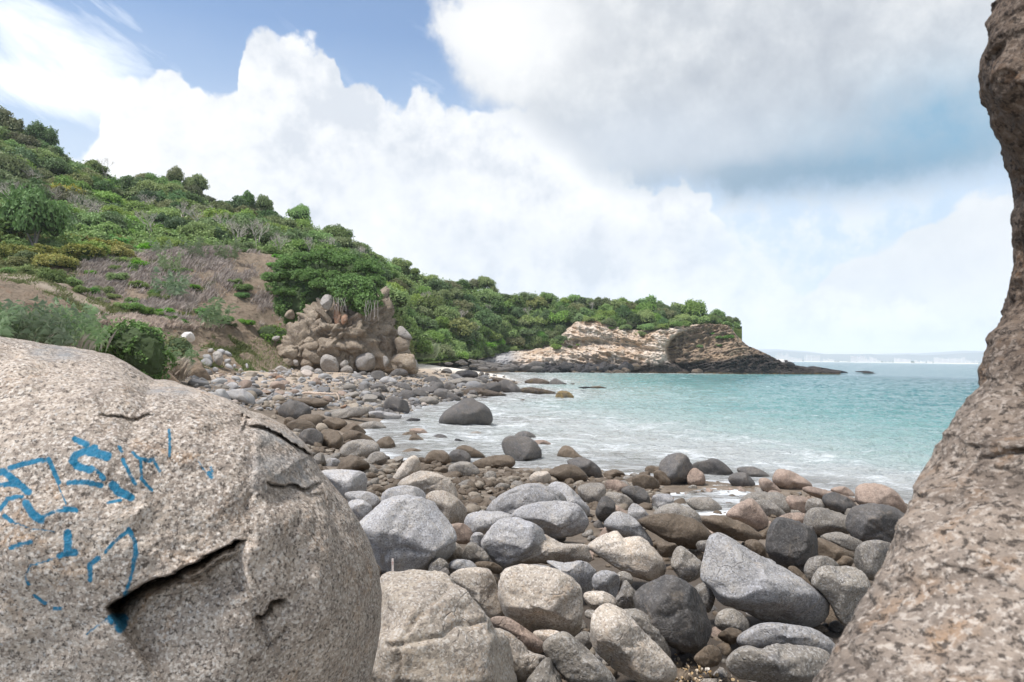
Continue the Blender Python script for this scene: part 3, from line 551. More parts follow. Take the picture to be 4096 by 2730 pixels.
# ------------------------------------------------------------------ sea
def sea():
    a = np.radians(np.r_[np.linspace(-50, -20, 40)[:-1], np.linspace(-20, 48, 400)]); d = np.geomspace(9, 240, 520)
    A, D_ = np.meshgrid(a, d, indexing='ij'); X, Y = np.sin(A) * D_, np.cos(A) * D_
    dep = -gz(X, Y)
    P = np.stack([X * .9 + Y * .35, Y * 1.5 - X * .4, X * 0], -1)
    calm = np.clip(.25 + dep * .45, .12, 1)
    Zw = (fbm(P * .42, 5, 41, .56) * .20 + fbm(P * 1.9, 3, 45, .55, ridged=True) * .07) * calm * np.clip(D_ / 25, .8, 1.3)
    # breaking wavelets along the shore
    Zw += .05 * np.exp(-((dep - .35 - .2 * fbm(P * .25, 3, 71)) / .12) ** 2)
    far = np.clip((D_ - 200) / 40, 0, 1); Zw *= 1 - far
    V = np.stack([X, Y, Zw], -1).reshape(-1, 3); dp = dep.ravel(); f = gridfaces(*X.shape)[:, ::-1]
    # outer ring to the horizon
    a2 = np.radians(np.linspace(-85, 89, 120)); d2 = np.geomspace(240, 9600, 60); A2, D2 = np.meshgrid(a2, d2, indexing='ij')
    V2 = np.stack([np.sin(A2) * D2, np.cos(A2) * D2, D2 * 0 - .004], -1).reshape(-1, 3)
    f2 = gridfaces(120, 60)[:, ::-1] + len(V)
    V = np.concatenate([V, V2]); f = np.concatenate([f, f2]); dp = np.concatenate([dp, np.full(len(V2), 7.)])
    # drop faces well under land
    keep = dp[f].max(1) > -.5
    f = f[keep]
    m, g, b, o = newmat('sea_water')
    co = g.n('ShaderNodeTexCoord').outputs['Object']; dpt = attr(g, 'depth')
    sp = g.n('ShaderNodeSeparateXYZ'); g.nt.links.new(co, sp.inputs[0])
    rr = g.m('SQRT', g.m('ADD', g.m('MULTIPLY', sp.outputs[0], sp.outputs[0]), g.m('MULTIPLY', sp.outputs[1], sp.outputs[1])))
    st = g.vm('MULTIPLY', co, (.55, 1.0, 1.0))
    n1 = g.noise(st, .045, 5, .6, .8); n2 = g.noise(st, .25, 6, .62, 1.2)
    dn = g.m('ADD', dpt, g.m('ADD', g.m('MULTIPLY', g.m('SUBTRACT', n1, .5), 2.2), g.m('MULTIPLY', g.m('SUBTRACT', n2, .5), 1.1)))
    body = g.ramp(g.m('DIVIDE', dn, 8.0), [(0.0, (.37, .36, .33)), (.10, (.43, .45, .43)), (.22, (.31, .41, .385)), (.36, (.15, .31, .295)), (.55, (.065, .205, .21)), (1, (.022, .115, .14))])
    # foam: thin torn streaks, denser towards the shore
    fo = g.noise(g.vm('ADD', g.vm('MULTIPLY', co, (.8, 1.5, 1)), g.vm('SCALE', g.noise(co, .5, 4, .6, col=True), scale=1.3)), 1.0, 9, .68, .5)
    fo2 = g.vor(g.vm('ADD', g.vm('MULTIPLY', co, (.9, 1.6, 1)), g.vm('SCALE', g.noise(co, .9, 5, .6, col=True), scale=1.1)), 1.1, feature='DISTANCE_TO_EDGE')
    th = g.mr(dpt, .0, 2.2, .47, .68)
    fm = g.m('MULTIPLY', g.mr(fo, th, g.m('ADD', th, .2)), .9); lace = g.m('MULTIPLY', g.mr(fo2, .0, .10, 1, 0), g.mr(dpt, 1.1, .05, 0, .6))
    ln = g.m('ADD', dpt, g.m('MULTIPLY', g.m('SUBTRACT', g.noise(co, .35, 5, .6), .5), 1.6)); q1 = g.m('DIVIDE', g.m('SUBTRACT', ln, .5), .09); q2 = g.m('DIVIDE', g.m('SUBTRACT', ln, 1.15), .08)
    crest = g.m('MULTIPLY', g.m('ADD', g.m('EXPONENT', g.m('MULTIPLY', g.m('MULTIPLY', q1, q1), -1.0)), g.m('MULTIPLY', g.m('EXPONENT', g.m('MULTIPLY', g.m('MULTIPLY', q2, q2), -1.0)), .7)), g.mr(fo, .40, .58, 0, .7))
    edge_ = g.m('MULTIPLY', g.mr(dpt, .22, .02, 0, 1), g.mr(fo, .40, .55))
    foam = g.m('MAXIMUM', g.m('MAXIMUM', g.m('MAXIMUM', fm, crest), g.m('MULTIPLY', lace, g.mr(n2, .42, .58))), edge_)
    # whitecap flecks farther out
    fl = g.noise(g.vm('MULTIPLY', co, (.35, 1.3, 1)), 1.2, 7, .72, .6)
    foam = g.m('MAXIMUM', foam, g.m('MULTIPLY', g.mr(fl, .60, .69), g.mr(rr, 22, 60, .3, .6)))
    fl2 = g.noise(g.vm('MULTIPLY', co, (.10, .42, 1)), 1.0, 8, .74, .6)
    foam = g.m('MAXIMUM', foam, g.m('MULTIPLY', g.mr(fl2, .56, .66), g.mr(rr, 40, 90, 0, .42)))
    g.nt.links.new(g.mix(foam, body, (.80, .82, .82)), b.inputs['Base Color'])
    g.set(b.inputs['Roughness'], g.m('ADD', .10, g.m('MULTIPLY', foam, .5))); b.inputs['IOR'].default_value = 1.33
    b.inputs['Specular IOR Level'].default_value = .45
    g.set(b.inputs['Alpha'], g.m('MAXIMUM', g.m('MULTIPLY', foam, 1.0), g.mr(g.m('ADD', dpt, g.m('MULTIPLY', g.m('SUBTRACT', n2, .5), .3)), -.05, .55, .55, 1)))
    sm = g.vm('MULTIPLY', co, (.7, 1.35, 1))
    h = g.m('ADD', g.m('MULTIPLY', g.noise(sm, .8, 6, .62, .4), .55), g.m('MULTIPLY', g.noise(sm, 4, 5, .65, .3), .16))
    h2 = g.m('MULTIPLY', g.noise(g.vm('MULTIPLY', co, (.25, .8, 1)), .45, 5, .62, .3), 2.4)
    nb = bump(g, None, h2, 1.0, .5); bump(g, b, h, .95, 1.0, prev=nb)
    return tag(obj('sea', mesh('sea', V, f, m, attrs={'depth': dp})), kind='structure')
sea()
# ------------------------------------------------------------------ hillside
hc = np.array([-1000, -400, 0, 120, 250, 400, 530, 640, 720, 800, 870, 925, 990, 1060, 1160, 1250, 1330, 1420, 1500, 1600, 1670, 1705.])
HY = np.array([
 [900, 860, 840, 845, 862, 872, 868, 864, 856, 853, 850, 842, 834, 829, 818, 808, 775, 785, 785, 780, 775, 790],
 [790, 750, 700, 715, 760, 780, 800, 795, 790, 785, 785, 828, 825, 820, 810, 798, 755, 768, 770, 765, 760, 775],
 [760, 710, 655, 672, 718, 730, 740, 745, 738, 730, 745, 800, 803, 802, 790, 784, 745, 760, 762, 757, 750, 766],
 [640, 620, 612, 620, 600, 592, 585, 602, 640, 650, 680, 765, 772, 770, 765, 770, 738, 755, 757, 752, 746, 762],
 [600, 590, 575, 575, 572, 570, 568, 590, 612, 622, 650, 730, 738, 738, 740, 745, 728, 745, 748, 745, 745, 762],
 [400, 430, 450, 480, 500, 510, 530, 555, 575, 600, 630, 685, 695, 705, 715, 722, 713, 725, 732, 738, 744, 758],
 [150, 235, 312, 362, 415, 440, 492, 512, 532, 572, 603, 628, 645, 662, 690, 695, 700, 708, 717, 730, 743, 754]], float)
HD = np.array([
 [40, 42, 44, 50, 60, 68, 72, 80, 90, 92, 94, 150, 155, 166, 202, 213, 216, 216, 216.5, 220, 224, 227],
 [52, 54, 60, 64, 74, 80, 84, 90, 95, 97, 99, 156, 162, 172, 205, 214, 216.5, 217, 217.5, 221, 225, 228],
 [62, 66, 78, 80, 82, 84, 88, 95, 100, 102, 104, 162, 168, 178, 208, 215, 217, 218, 218.5, 222, 226, 229],
 [85, 90, 98, 98, 105, 108, 110, 112, 112, 114, 116, 170, 174, 184, 211, 216, 218, 219, 219.5, 223, 227, 230],
 [110, 112, 112, 114, 118, 120, 122, 122, 124, 126, 130, 178, 182, 192, 214, 218, 220, 221, 222, 225, 228, 231],
 [160, 160, 160, 162, 165, 165, 162, 160, 165, 168, 172, 192, 196, 206, 219, 222, 225, 226, 226, 228, 231, 233],
 [240, 225, 215, 215, 215, 215, 212, 210, 208, 208, 208, 212, 215, 220, 225, 229, 231, 231, 231, 232, 234, 235]], float)
hx = np.r_[np.linspace(-1000, -10, 60), np.linspace(0, 1705, 480)]
_ker = np.exp(-np.linspace(-2, 2, 25) ** 2); _ker /= _ker.sum()
def colint(T):
    o = np.stack([np.interp(hx, hc, r) for r in T])
    return np.stack([np.convolve(np.r_[np.full(12, r[0]), r, np.full(12, r[-1])], _ker, 'valid') for r in o])
HYi, HDi = colint(HY), colint(HD)
def hill(X, s):                   # traced column X, s in 0..6 (foot..ridge), beyond 6 goes down the far side
    X = np.asarray(X, float); s = np.asarray(s, float)
    i0 = np.clip(np.floor(s).astype(int), 0, 5); u = np.clip(s - i0, 0, 1); xi = np.interp(X, hx, np.arange(len(hx)))
    j = np.clip(xi.astype(int), 0, len(hx) - 2); t = xi - j
    f = lambda T, i: T[i, j] * (1 - t) + T[i, j + 1] * t
    y = f(HYi, i0) * (1 - u) + f(HYi, i0 + 1) * u; d = f(HDi, i0) * (1 - u) + f(HDi, i0 + 1) * u
    P = at(X, y, d)
    ov = np.maximum(s - 6, 0)[..., None]
    hd = P[..., :2] / np.linalg.norm(P[..., :2], axis=-1, keepdims=True)
    P[..., :2] += hd * ov * 45
    P[..., 2] -= ov[..., 0] * (8 + ov[..., 0] * 6)
    nz = fbm(P * .09, 4, 21) * 1.3 + fbm(P * .5, 4, 22) * .38 + fbm(P * 1.6, 3, 23, ridged=True) * .12
    amp = np.clip((P[..., 2] - 1.5) / 4, 0, 1) * np.interp(X, [1250, 1340], [1, .25])
    P[..., 2] += nz * amp
    P[..., :2] -= hd * (fbm(P * .7, 4, 29, ridged=True) * .35 * amp)[..., None]
    return P
ss = np.r_[np.linspace(0, 4, 170)[:-1], np.linspace(4, 6, 40)[:-1], np.linspace(6, 7.6, 12)]
HXg, SS = np.meshgrid(hx, ss, indexing='ij'); HP = hill(HXg, SS)
soft = lambda v, a, b: np.clip((v - a) / (b - a), 0, 1)
# cover: 0 bare soil/rock .. 1 green; dry: dead purple-brown grass; track: pale path
Yg = HP * 0
def proj(P):                      # world -> traced coords
    d = (np.asarray(P) - CAMP) @ MC
    return (2048 + FPX * d[..., 0] / -d[..., 2]) / K, (1365 - FPX * d[..., 1] / -d[..., 2]) / K
TX, TY = proj(HP)
def band(pts, w_):                # distance to a traced polyline, soft
    best = np.full(TX.shape, 1e9)
    for (x0, y0), (x1, y1) in zip(pts[:-1], pts[1:]):
        ux, uy = x1 - x0, y1 - y0; t = np.clip(((TX - x0) * ux + (TY - y0) * uy) / (ux * ux + uy * uy), 0, 1)
        best = np.minimum(best, np.hypot(TX - x0 - ux * t, (TY - y0 - uy * t) * 1.3))
    return np.exp(-(best / w_) ** 2)
n_ = fbm(HP * .25, 5, 61)
forest = np.where(TX > 900, 1.0, soft(SS, 3.9, 4.3))
dry = soft(SS, 1.9, 2.3) * (1 - soft(SS, 3.7, 4.1)) * soft(TX, 150, 240) * (1 - soft(TX, 600, 660)) * np.clip(.75 + n_ * 1.3, 0, 1)
dry = np.maximum(dry, .8 * band([(230, 735), (400, 745), (520, 745)], 16))
track = np.maximum(band([(20, 632), (60, 640), (120, 662), (190, 690), (235, 705)], 11), .7 * band([(60, 628), (110, 632), (150, 660)], 9))
green = np.clip(soft(n_, .06, .3) * .85 + band([(250, 715), (350, 718), (470, 728)], 9) * .9 + band([(350, 605), (480, 610)], 14) * .9 + band([(170, 640), (230, 690), (260, 660)], 20) * .7 + band([(500, 640), (430, 690)], 12) * .7 + soft(150 - TX, 0, 60) * soft(SS, 1, 3) * .8 + .6 * band([(530, 775), (560, 800), (600, 825)], 9), 0, 1)
green = np.maximum(green, forest * np.clip(.8 + n_, 0, 1))
bare = np.maximum(band([(560, 585), (620, 597), (600, 640), (540, 690), (470, 720), (600, 730)], 34), band([(400, 560), (330, 548)], 9))
dry *= 1 - bare * .8; green *= 1 - .85 * bare
m, g, b, o = newmat('hillside_soil')
co = g.n('ShaderNodeTexCoord').outputs['Object']
n1 = g.noise(co, .35, 7, .65); n2 = g.noise(co, 2.2, 8, .7, .5); n3 = g.noise(co, 9, 4, .7)
soil = g.mix(g.mr(n1, .38, .6), (.33, .265, .195), (.39, .30, .22)); soil = g.mix(g.mr(n2, .45, .65, 0, .75), soil, (.17, .13, .09))
soil = g.mix(g.mr(g.noise(co, .8, 5, .6), .6, .7, 0, .6), soil, (.36, .2, .12))
dryc = g.mix(g.mr(n2, .4, .62), (.25, .20, .175), (.34, .28, .23)); dryc = g.mix(g.mr(n3, .45, .65, 0, .7), dryc, (.09, .07, .062))
grn = g.mix(g.mr(n2, .42, .6), (.05, .085, .02), (.10, .13, .035)); grn = g.mix(g.mr(n1, .5, .62, 0, .5), grn, (.17, .16, .05))
c_ = g.mix(g.mr(g.m('ADD', attr(g, 'dry'), g.m('MULTIPLY', g.m('SUBTRACT', n2, .5), 1.2)), .4, .6), soil, dryc)
c_ = g.mix(g.mr(g.m('ADD', attr(g, 'green'), g.m('MULTIPLY', g.m('SUBTRACT', n2, .5), 1.2)), .45, .6), c_, grn)
c_ = g.mix(attr(g, 'track'), c_, g.mix(n2, (.42, .34, .25), (.62, .53, .42)))
g.nt.links.new(c_, b.inputs['Base Color']); b.inputs['Roughness'].default_value = .95; b.inputs['Specular IOR Level'].default_value = .1
bump(g, b, g.m('ADD', n2, g.m('MULTIPLY', n3, .5)), .5)
tag(obj('hillside', mesh('hillside', HP.reshape(-1, 3), gridfaces(*HXg.shape)[:, ::-1], m, attrs={'dry': dry.ravel(), 'green': green.ravel(), 'track': np.clip(track, 0, 1).ravel()})), kind='structure')
# ------------------------------------------------------------------ headland cliff
CX = np.array([-1000, -700, -450, -200, 0, 180, 300, 500, 700, 900, 1100, 1260, 1340, 1390, 1450, 1600, 1750, 1900, 2050, 2120, 2180, 2300, 2500, 2650, 2800, 3000, 3200, 3420.])
CYr = np.array([   # rows base..top in J crop units
 [1165, 1165, 1165, 1165, 1165, 1168, 1168, 1168, 1168, 1165, 1155, 1155, 1155, 1150, 1150, 1150, 1155, 1158, 1160, 1160, 1160, 1162, 1163, 1162, 1160, 1156, 1150, 1146],
 [1130, 1120, 1100, 1110, 1110, 1100, 1090, 1080, 1060, 1060, 1080, 1080, 1070, 1060, 1060, 1070, 1070, 1060, 1050, 1040, 1040, 1050, 1060, 1100, 1120, 1130, 1135, 1142],
 [1110, 1060, 1020, 1000, 960, 940, 940, 940, 900, 920, 960, 960, 960, 1000, 1010, 1000, 1000, 980, 950, 930, 930, 950, 990, 1040, 1090, 1110, 1128, 1140],
 [1085, 1030, 980, 940, 905, 880, 860, 850, 850, 880, 900, 900, 900, 930, 900, 880, 900, 880, 860, 850, 850, 880, 950, 1010, 1075, 1098, 1120, 1138],
 [1070, 1000, 950, 915, 880, 830, 780, 800, 830, 850, 850, 820, 820, 850, 800, 800, 800, 800, 780, 760, 770, 850, 930, 1000, 1068, 1094, 1118, 1137],
 [1055, 970, 930, 905, 860, 760, 740, 740, 740, 770, 780, 760, 740, 730, 720, 700, 700, 700, 690, 690, 740, 840, 925, 995, 1064, 1092, 1116, 1136],
 [1040, 950, 915, 895, 840, 700, 640, 600, 650, 700, 720, 680, 660, 670, 650, 640, 620, 620, 620, 650, 715, 830, 918, 990, 1060, 1090, 1115, 1136],
 [1030, 935, 900, 880, 810, 660, 560, 545, 600, 650, 660, 650, 640, 630, 620, 600, 590, 585, 590, 615, 700, 825, 915, 988, 1058, 1088, 1114, 1135]], float)
CDr = np.array([
 [172, 178, 184, 190, 195, 199, 201, 203, 204, 204, 204, 203, 204, 209, 213, 212, 211, 210, 210, 210, 211, 214, 218, 222, 226, 232, 238, 244],
 [174, 180, 187, 193, 198, 202, 204, 206, 205.5, 204.5, 204.3, 203.4, 204.6, 211, 216, 215, 214, 213, 212, 212, 213, 216, 220, 224, 228, 233, 239, 245],
 [177, 184, 190, 196, 200, 203, 205, 205.4, 206, 205.5, 204.8, 203.6, 205.6, 214, 219, 218, 216, 215, 214, 214, 215, 218, 222, 226, 230, 234, 240, 245.5],
 [180, 188, 194, 200, 204, 207, 209, 209, 208, 208, 207.6, 206.4, 207, 217, 222, 221, 219, 218, 217, 216, 217, 220, 224, 228, 232, 236, 241, 246],
 [183, 191, 197, 203, 207, 209, 210.6, 212, 211, 210, 208.2, 207, 208, 219, 223, 222, 221, 220, 219, 218, 218, 222, 226, 230, 234, 238, 242, 247],
 [186, 194, 200, 206, 210, 209.5, 209, 209, 209, 208.6, 208.2, 208, 209, 218, 220, 221, 221, 221, 220, 219, 220, 223, 227, 232, 236, 240, 243, 247.5],
 [190, 197, 203, 209, 213, 211.5, 210.5, 209.6, 210.4, 210, 210, 210, 210, 212, 214, 218, 221, 221.5, 221, 220, 221, 224, 228, 233, 238, 242, 244, 248],
 [194, 200, 206, 212, 217, 215, 214, 213, 213, 213, 213, 213, 213, 213, 214, 217, 221, 222, 222, 222, 224, 228, 233, 238, 243, 247, 248, 250]], float)
for r_i in range(8):               # right of the arch the face steps back smoothly; the arch itself is cut below
    CDr[r_i, 13:17] = np.interp(CX[13:17], [CX[12], CX[17]], [CDr[r_i, 12] + .5, CDr[r_i, 17]])
cx = np.linspace(-1000, 3420, 760); ct = np.linspace(0, 7, 150)
k5 = np.exp(-np.linspace(-1.5, 1.5, 9) ** 2); k5 /= k5.sum()
def ci(T):
    o = np.stack([np.convolve(np.r_[np.full(4, r[0]), r, np.full(4, r[-1])], k5, 'valid') for r in (np.interp(cx, CX, q) for q in T)], 1)
    return np.stack([np.interp(ct, np.arange(8), r) for r in o])
cy_, cd_ = ci(CYr), ci(CDr)
cXg = np.repeat(cx[:, None], len(ct), 1)
tX, tY = (2200 + cXg * .34) / K, (1100 + cy_ * .34) / K
arch = np.interp(cy_, [560, 600, 650, 700, 780, 860, 1000, 1060, 1165], [1850, 1720, 1600, 1490, 1395, 1352, 1362, 1440, 1640])
adx = cXg - arch + 14 * fbm(np.stack([cy_ / 40, cXg / 200, cXg * 0], -1), 3, 96)
cd_ = cd_ + 6.5 * soft(adx, 0, 40) * np.exp(-np.maximum(adx, 0) / 240) * soft(cy_, 620, 800) * (cXg > 1200)
CP = at(tX, tY, cd_)
hd = CP[..., :2] / np.linalg.norm(CP[..., :2], axis=-1, keepdims=True); lat = (CP[..., 0] * hd[..., 1].mean() - CP[..., 1] * hd[..., 0].mean())
dip = np.interp(cXg, [0, 300, 900, 1300, 1500, 2600], [.05, -.25, -.30, -.1, .28, .22])   # bedding tilt
bed = CP[..., 2] - np.cumsum(np.concatenate([np.zeros((1, len(ct))), np.diff(lat, axis=0) * -dip[1:] * -1], 0), 0) + fbm(CP * .12, 3, 81) * .9
lay = fbm(np.stack([bed * 1.5, lat * .05, bed * 0], -1), 3, 82, .6)
lay2 = fbm(np.stack([bed * 4.5, lat * .16, bed * 0], -1), 2, 84)
blk = fbm(np.stack([lat * .45, bed * .8, CP[..., 1] * .1], -1), 4, 86, ridged=True)
hgt = np.clip(CP[..., 2] / 2, .25, 1)
jt = fbm(np.stack([lat * .9 + bed * .3, bed * .5, CP[..., 1] * .2], -1), 3, 90)
off = (np.sign(lay) * np.abs(lay) ** .6 * .55 + lay2 * .28 + blk * 1.25 + np.sign(jt) * np.abs(jt) ** .5 * .55 + fbm(CP * 1.1, 4, 88, ridged=True) * .45) * hgt
CP[..., :2] -= hd * off[..., None]
CP[..., 2] += blk * .35 * hgt
CP[:, 0, 2] = -1.0
m, g, b, o = newmat('cliff_strata')
co = g.n('ShaderNodeTexCoord').outputs['Object']; sp = g.n('ShaderNodeSeparateXYZ'); g.nt.links.new(co, sp.inputs[0])
bd = attr(g, 'bed'); zone = attr(g, 'slaty'); zz = sp.outputs[2]
cb = g.n('ShaderNodeCombineXYZ'); g.set(cb.inputs[0], g.m('MULTIPLY', sp.outputs[0], .12)); g.set(cb.inputs[1], g.m('MULTIPLY', sp.outputs[1], .12)); g.set(cb.inputs[2], g.m('MULTIPLY', bd, 1.6))
ns = g.noise(cb.outputs[0], 1.0, 6, .65); nn = g.noise(co, .3, 7, .65, .5); nf = g.noise(co, 1.5, 6, .7)
cr = g.ramp(ns, [(.26, (.26, .19, .14)), (.37, (.60, .43, .29)), (.47, (.80, .69, .57)), (.60, (.70, .49, .32)), (.70, (.84, .78, .71))])
cr = g.mix(g.mr(nn, .40, .58, 0, .85), cr, (.74, .64, .54)); cr = g.mix(g.mr(g.noise(co, .13, 5, .6), .50, .62, 0, .7), cr, (.52, .34, .20)); cr = g.mix(g.mr(nf, .54, .68, 0, .75), cr, (.20, .15, .115))
sl = g.ramp(ns, [(.30, (.05, .045, .045)), (.42, (.25, .185, .135)), (.55, (.42, .31, .21)), (.70, (.34, .22, .14))])
sl = g.mix(g.mr(nf, .55, .7, 0, .6), sl, (.42, .34, .26))
c_ = g.mix(zone, cr, sl)
grey = g.ramp(ns, [(.3, (.16, .16, .17)), (.5, (.42, .42, .43)), (.7, (.58, .57, .56))])
c_ = g.mix(attr(g, 'greyish'), c_, grey)
wl = g.m('ADD', zz, g.m('MULTIPLY', g.m('SUBTRACT', nn, .5), 3.5))
c_ = g.mix(g.mr(wl, attr(g, 'wet'), g.m('ADD', attr(g, 'wet'), 1.4), .93, 0), c_, g.mix(g.mr(nf, .5, .65), (.03, .028, .03), (.085, .07, .055)))
c_ = g.mix(g.m('MULTIPLY', g.mr(zz, .55, .15), g.mr(nf, .4, .6)), c_, (.17, .11, .04))
g.nt.links.new(c_, b.inputs['Base Color']); b.inputs['Roughness'].default_value = .9; b.inputs['Specular IOR Level'].default_value = .2
bump(g, b, g.m('ADD', g.m('MULTIPLY', ns, 1.2), nf), .7)
slaty = np.where(cXg > 1200, soft(adx, -5, 30), 0); greyish = np.interp(cXg, [-500, -300], [1, 0]) * .9
wet = np.interp(cXg, [-900, -200, 600, 1200, 1400, 1700, 2100, 2400, 2700, 3420], [.7, 1.2, 1.9, 2.2, 2.6, 2.8, 4.0, 5.2, 6, 6.5])
tag(obj('headland_cliff', mesh('headland_cliff', CP.reshape(-1, 3), gridfaces(*CP.shape[:2])[:, ::-1], m, attrs={'bed': bed.ravel(), 'slaty': slaty.ravel(), 'greyish': greyish.ravel(), 'wet': wet.ravel()})), kind='structure')
# headland's far side so that it is solid from elsewhere
# ------------------------------------------------------------------ the painted granite boulder on the left
def granite(name, paint=False, warm=0., gs=1.0):
    m, g, b, o = newmat(name)
    co = g.n('ShaderNodeTexCoord').outputs['Object']
    wv = g.vm('ADD', co, g.vm('SCALE', g.noise(co, 60 / gs, 2, .5, col=True), scale=.010 * gs))
    v = g.vor(wv, 150 / gs, out='Color'); s = g.n('ShaderNodeSeparateColor'); g.nt.links.new(v, s.inputs[0])
    v2 = g.noise(co, 150 / gs, 3, .75); big = g.noise(co, 3.2, 6, .6, .4); med = g.noise(co, 14, 5, .6)
    base = g.mix(g.mr(big, .4, .62), (.48, .395, .315), (.32, .265, .215))
    base = g.mix(g.mr(g.noise(co, 5.5, 5, .65, .8), .54, .68, 0, .8), base, (.46, .30, .18))
    gr = g.ramp(s.outputs[0], [(0, (.035, .028, .024)), (.15, (.09, .07, .055)), (.24, (.30, .25, .20)), (.48, (.50, .43, .36)), (.78, (.72, .66, .59))], 'CONSTANT')
    c = g.mix(.12 if paint else .0, base, gr); c = g.mix(g.mr(g.noise(co, 26 / gs, 4, .65), .47, .64, 0, .55), c, (.17, .135, .11))
    c = g.mix(g.mr(g.noise(g.vm('ADD', co, (3.3, 1.2, 9.1)), 105 / gs, 3, .65), .52, .60, 0, .75), c, (.70, .62, .53))
    c = g.mix(g.mr(g.noise(co, 95 / gs, 4, .7), .535, .60, 0, .85), c, (.055, .044, .036)); c = g.mix(g.mr(v2, .58, .68, 0, .6), c, (.05, .04, .034))
    c = g.mix(g.mr(s.outputs[1], .9, .94, 0, .35 if paint else 0), c, (.84, .80, .74))
    c = g.mix(g.m('MULTIPLY', g.mr(med, .5, .7), .35), c, (.14, .115, .095))
    if warm: c = g.mix(warm, c, (.16, .115, .085))
    if paint:
        pm = g.m('ADD', attr(g, 'paint'), g.m('MULTIPLY', g.m('SUBTRACT', g.noise(co, 55, 5, .7), .5), 1.25))
        c = g.mix(g.m('MULTIPLY', g.mr(pm, .28, .62), .93), c, g.mix(g.noise(co, 120, 2, .6), (.0, .10, .19), (.005, .19, .32)))
        c = g.mix(g.m('MULTIPLY', attr(g, 'lichen'), g.mr(med, .35, .6)), c, (.27, .27, .265))
    g.nt.links.new(c, b.inputs['Base Color']); b.inputs['Roughness'].default_value = .88; b.inputs['Specular IOR Level'].default_value = .25
    h = g.m('ADD', g.m('MULTIPLY', g.noise(co, 48 / gs, 4, .7), 1.0), g.m('MULTIPLY', g.noise(co, 16, 5, .65), 1.3))
    h = g.m('ADD', h, g.m('MULTIPLY', s.outputs[2], .06))
    bump(g, b, h, .009 * (1 + .6 * (gs - 1)), 1.0)
    return m
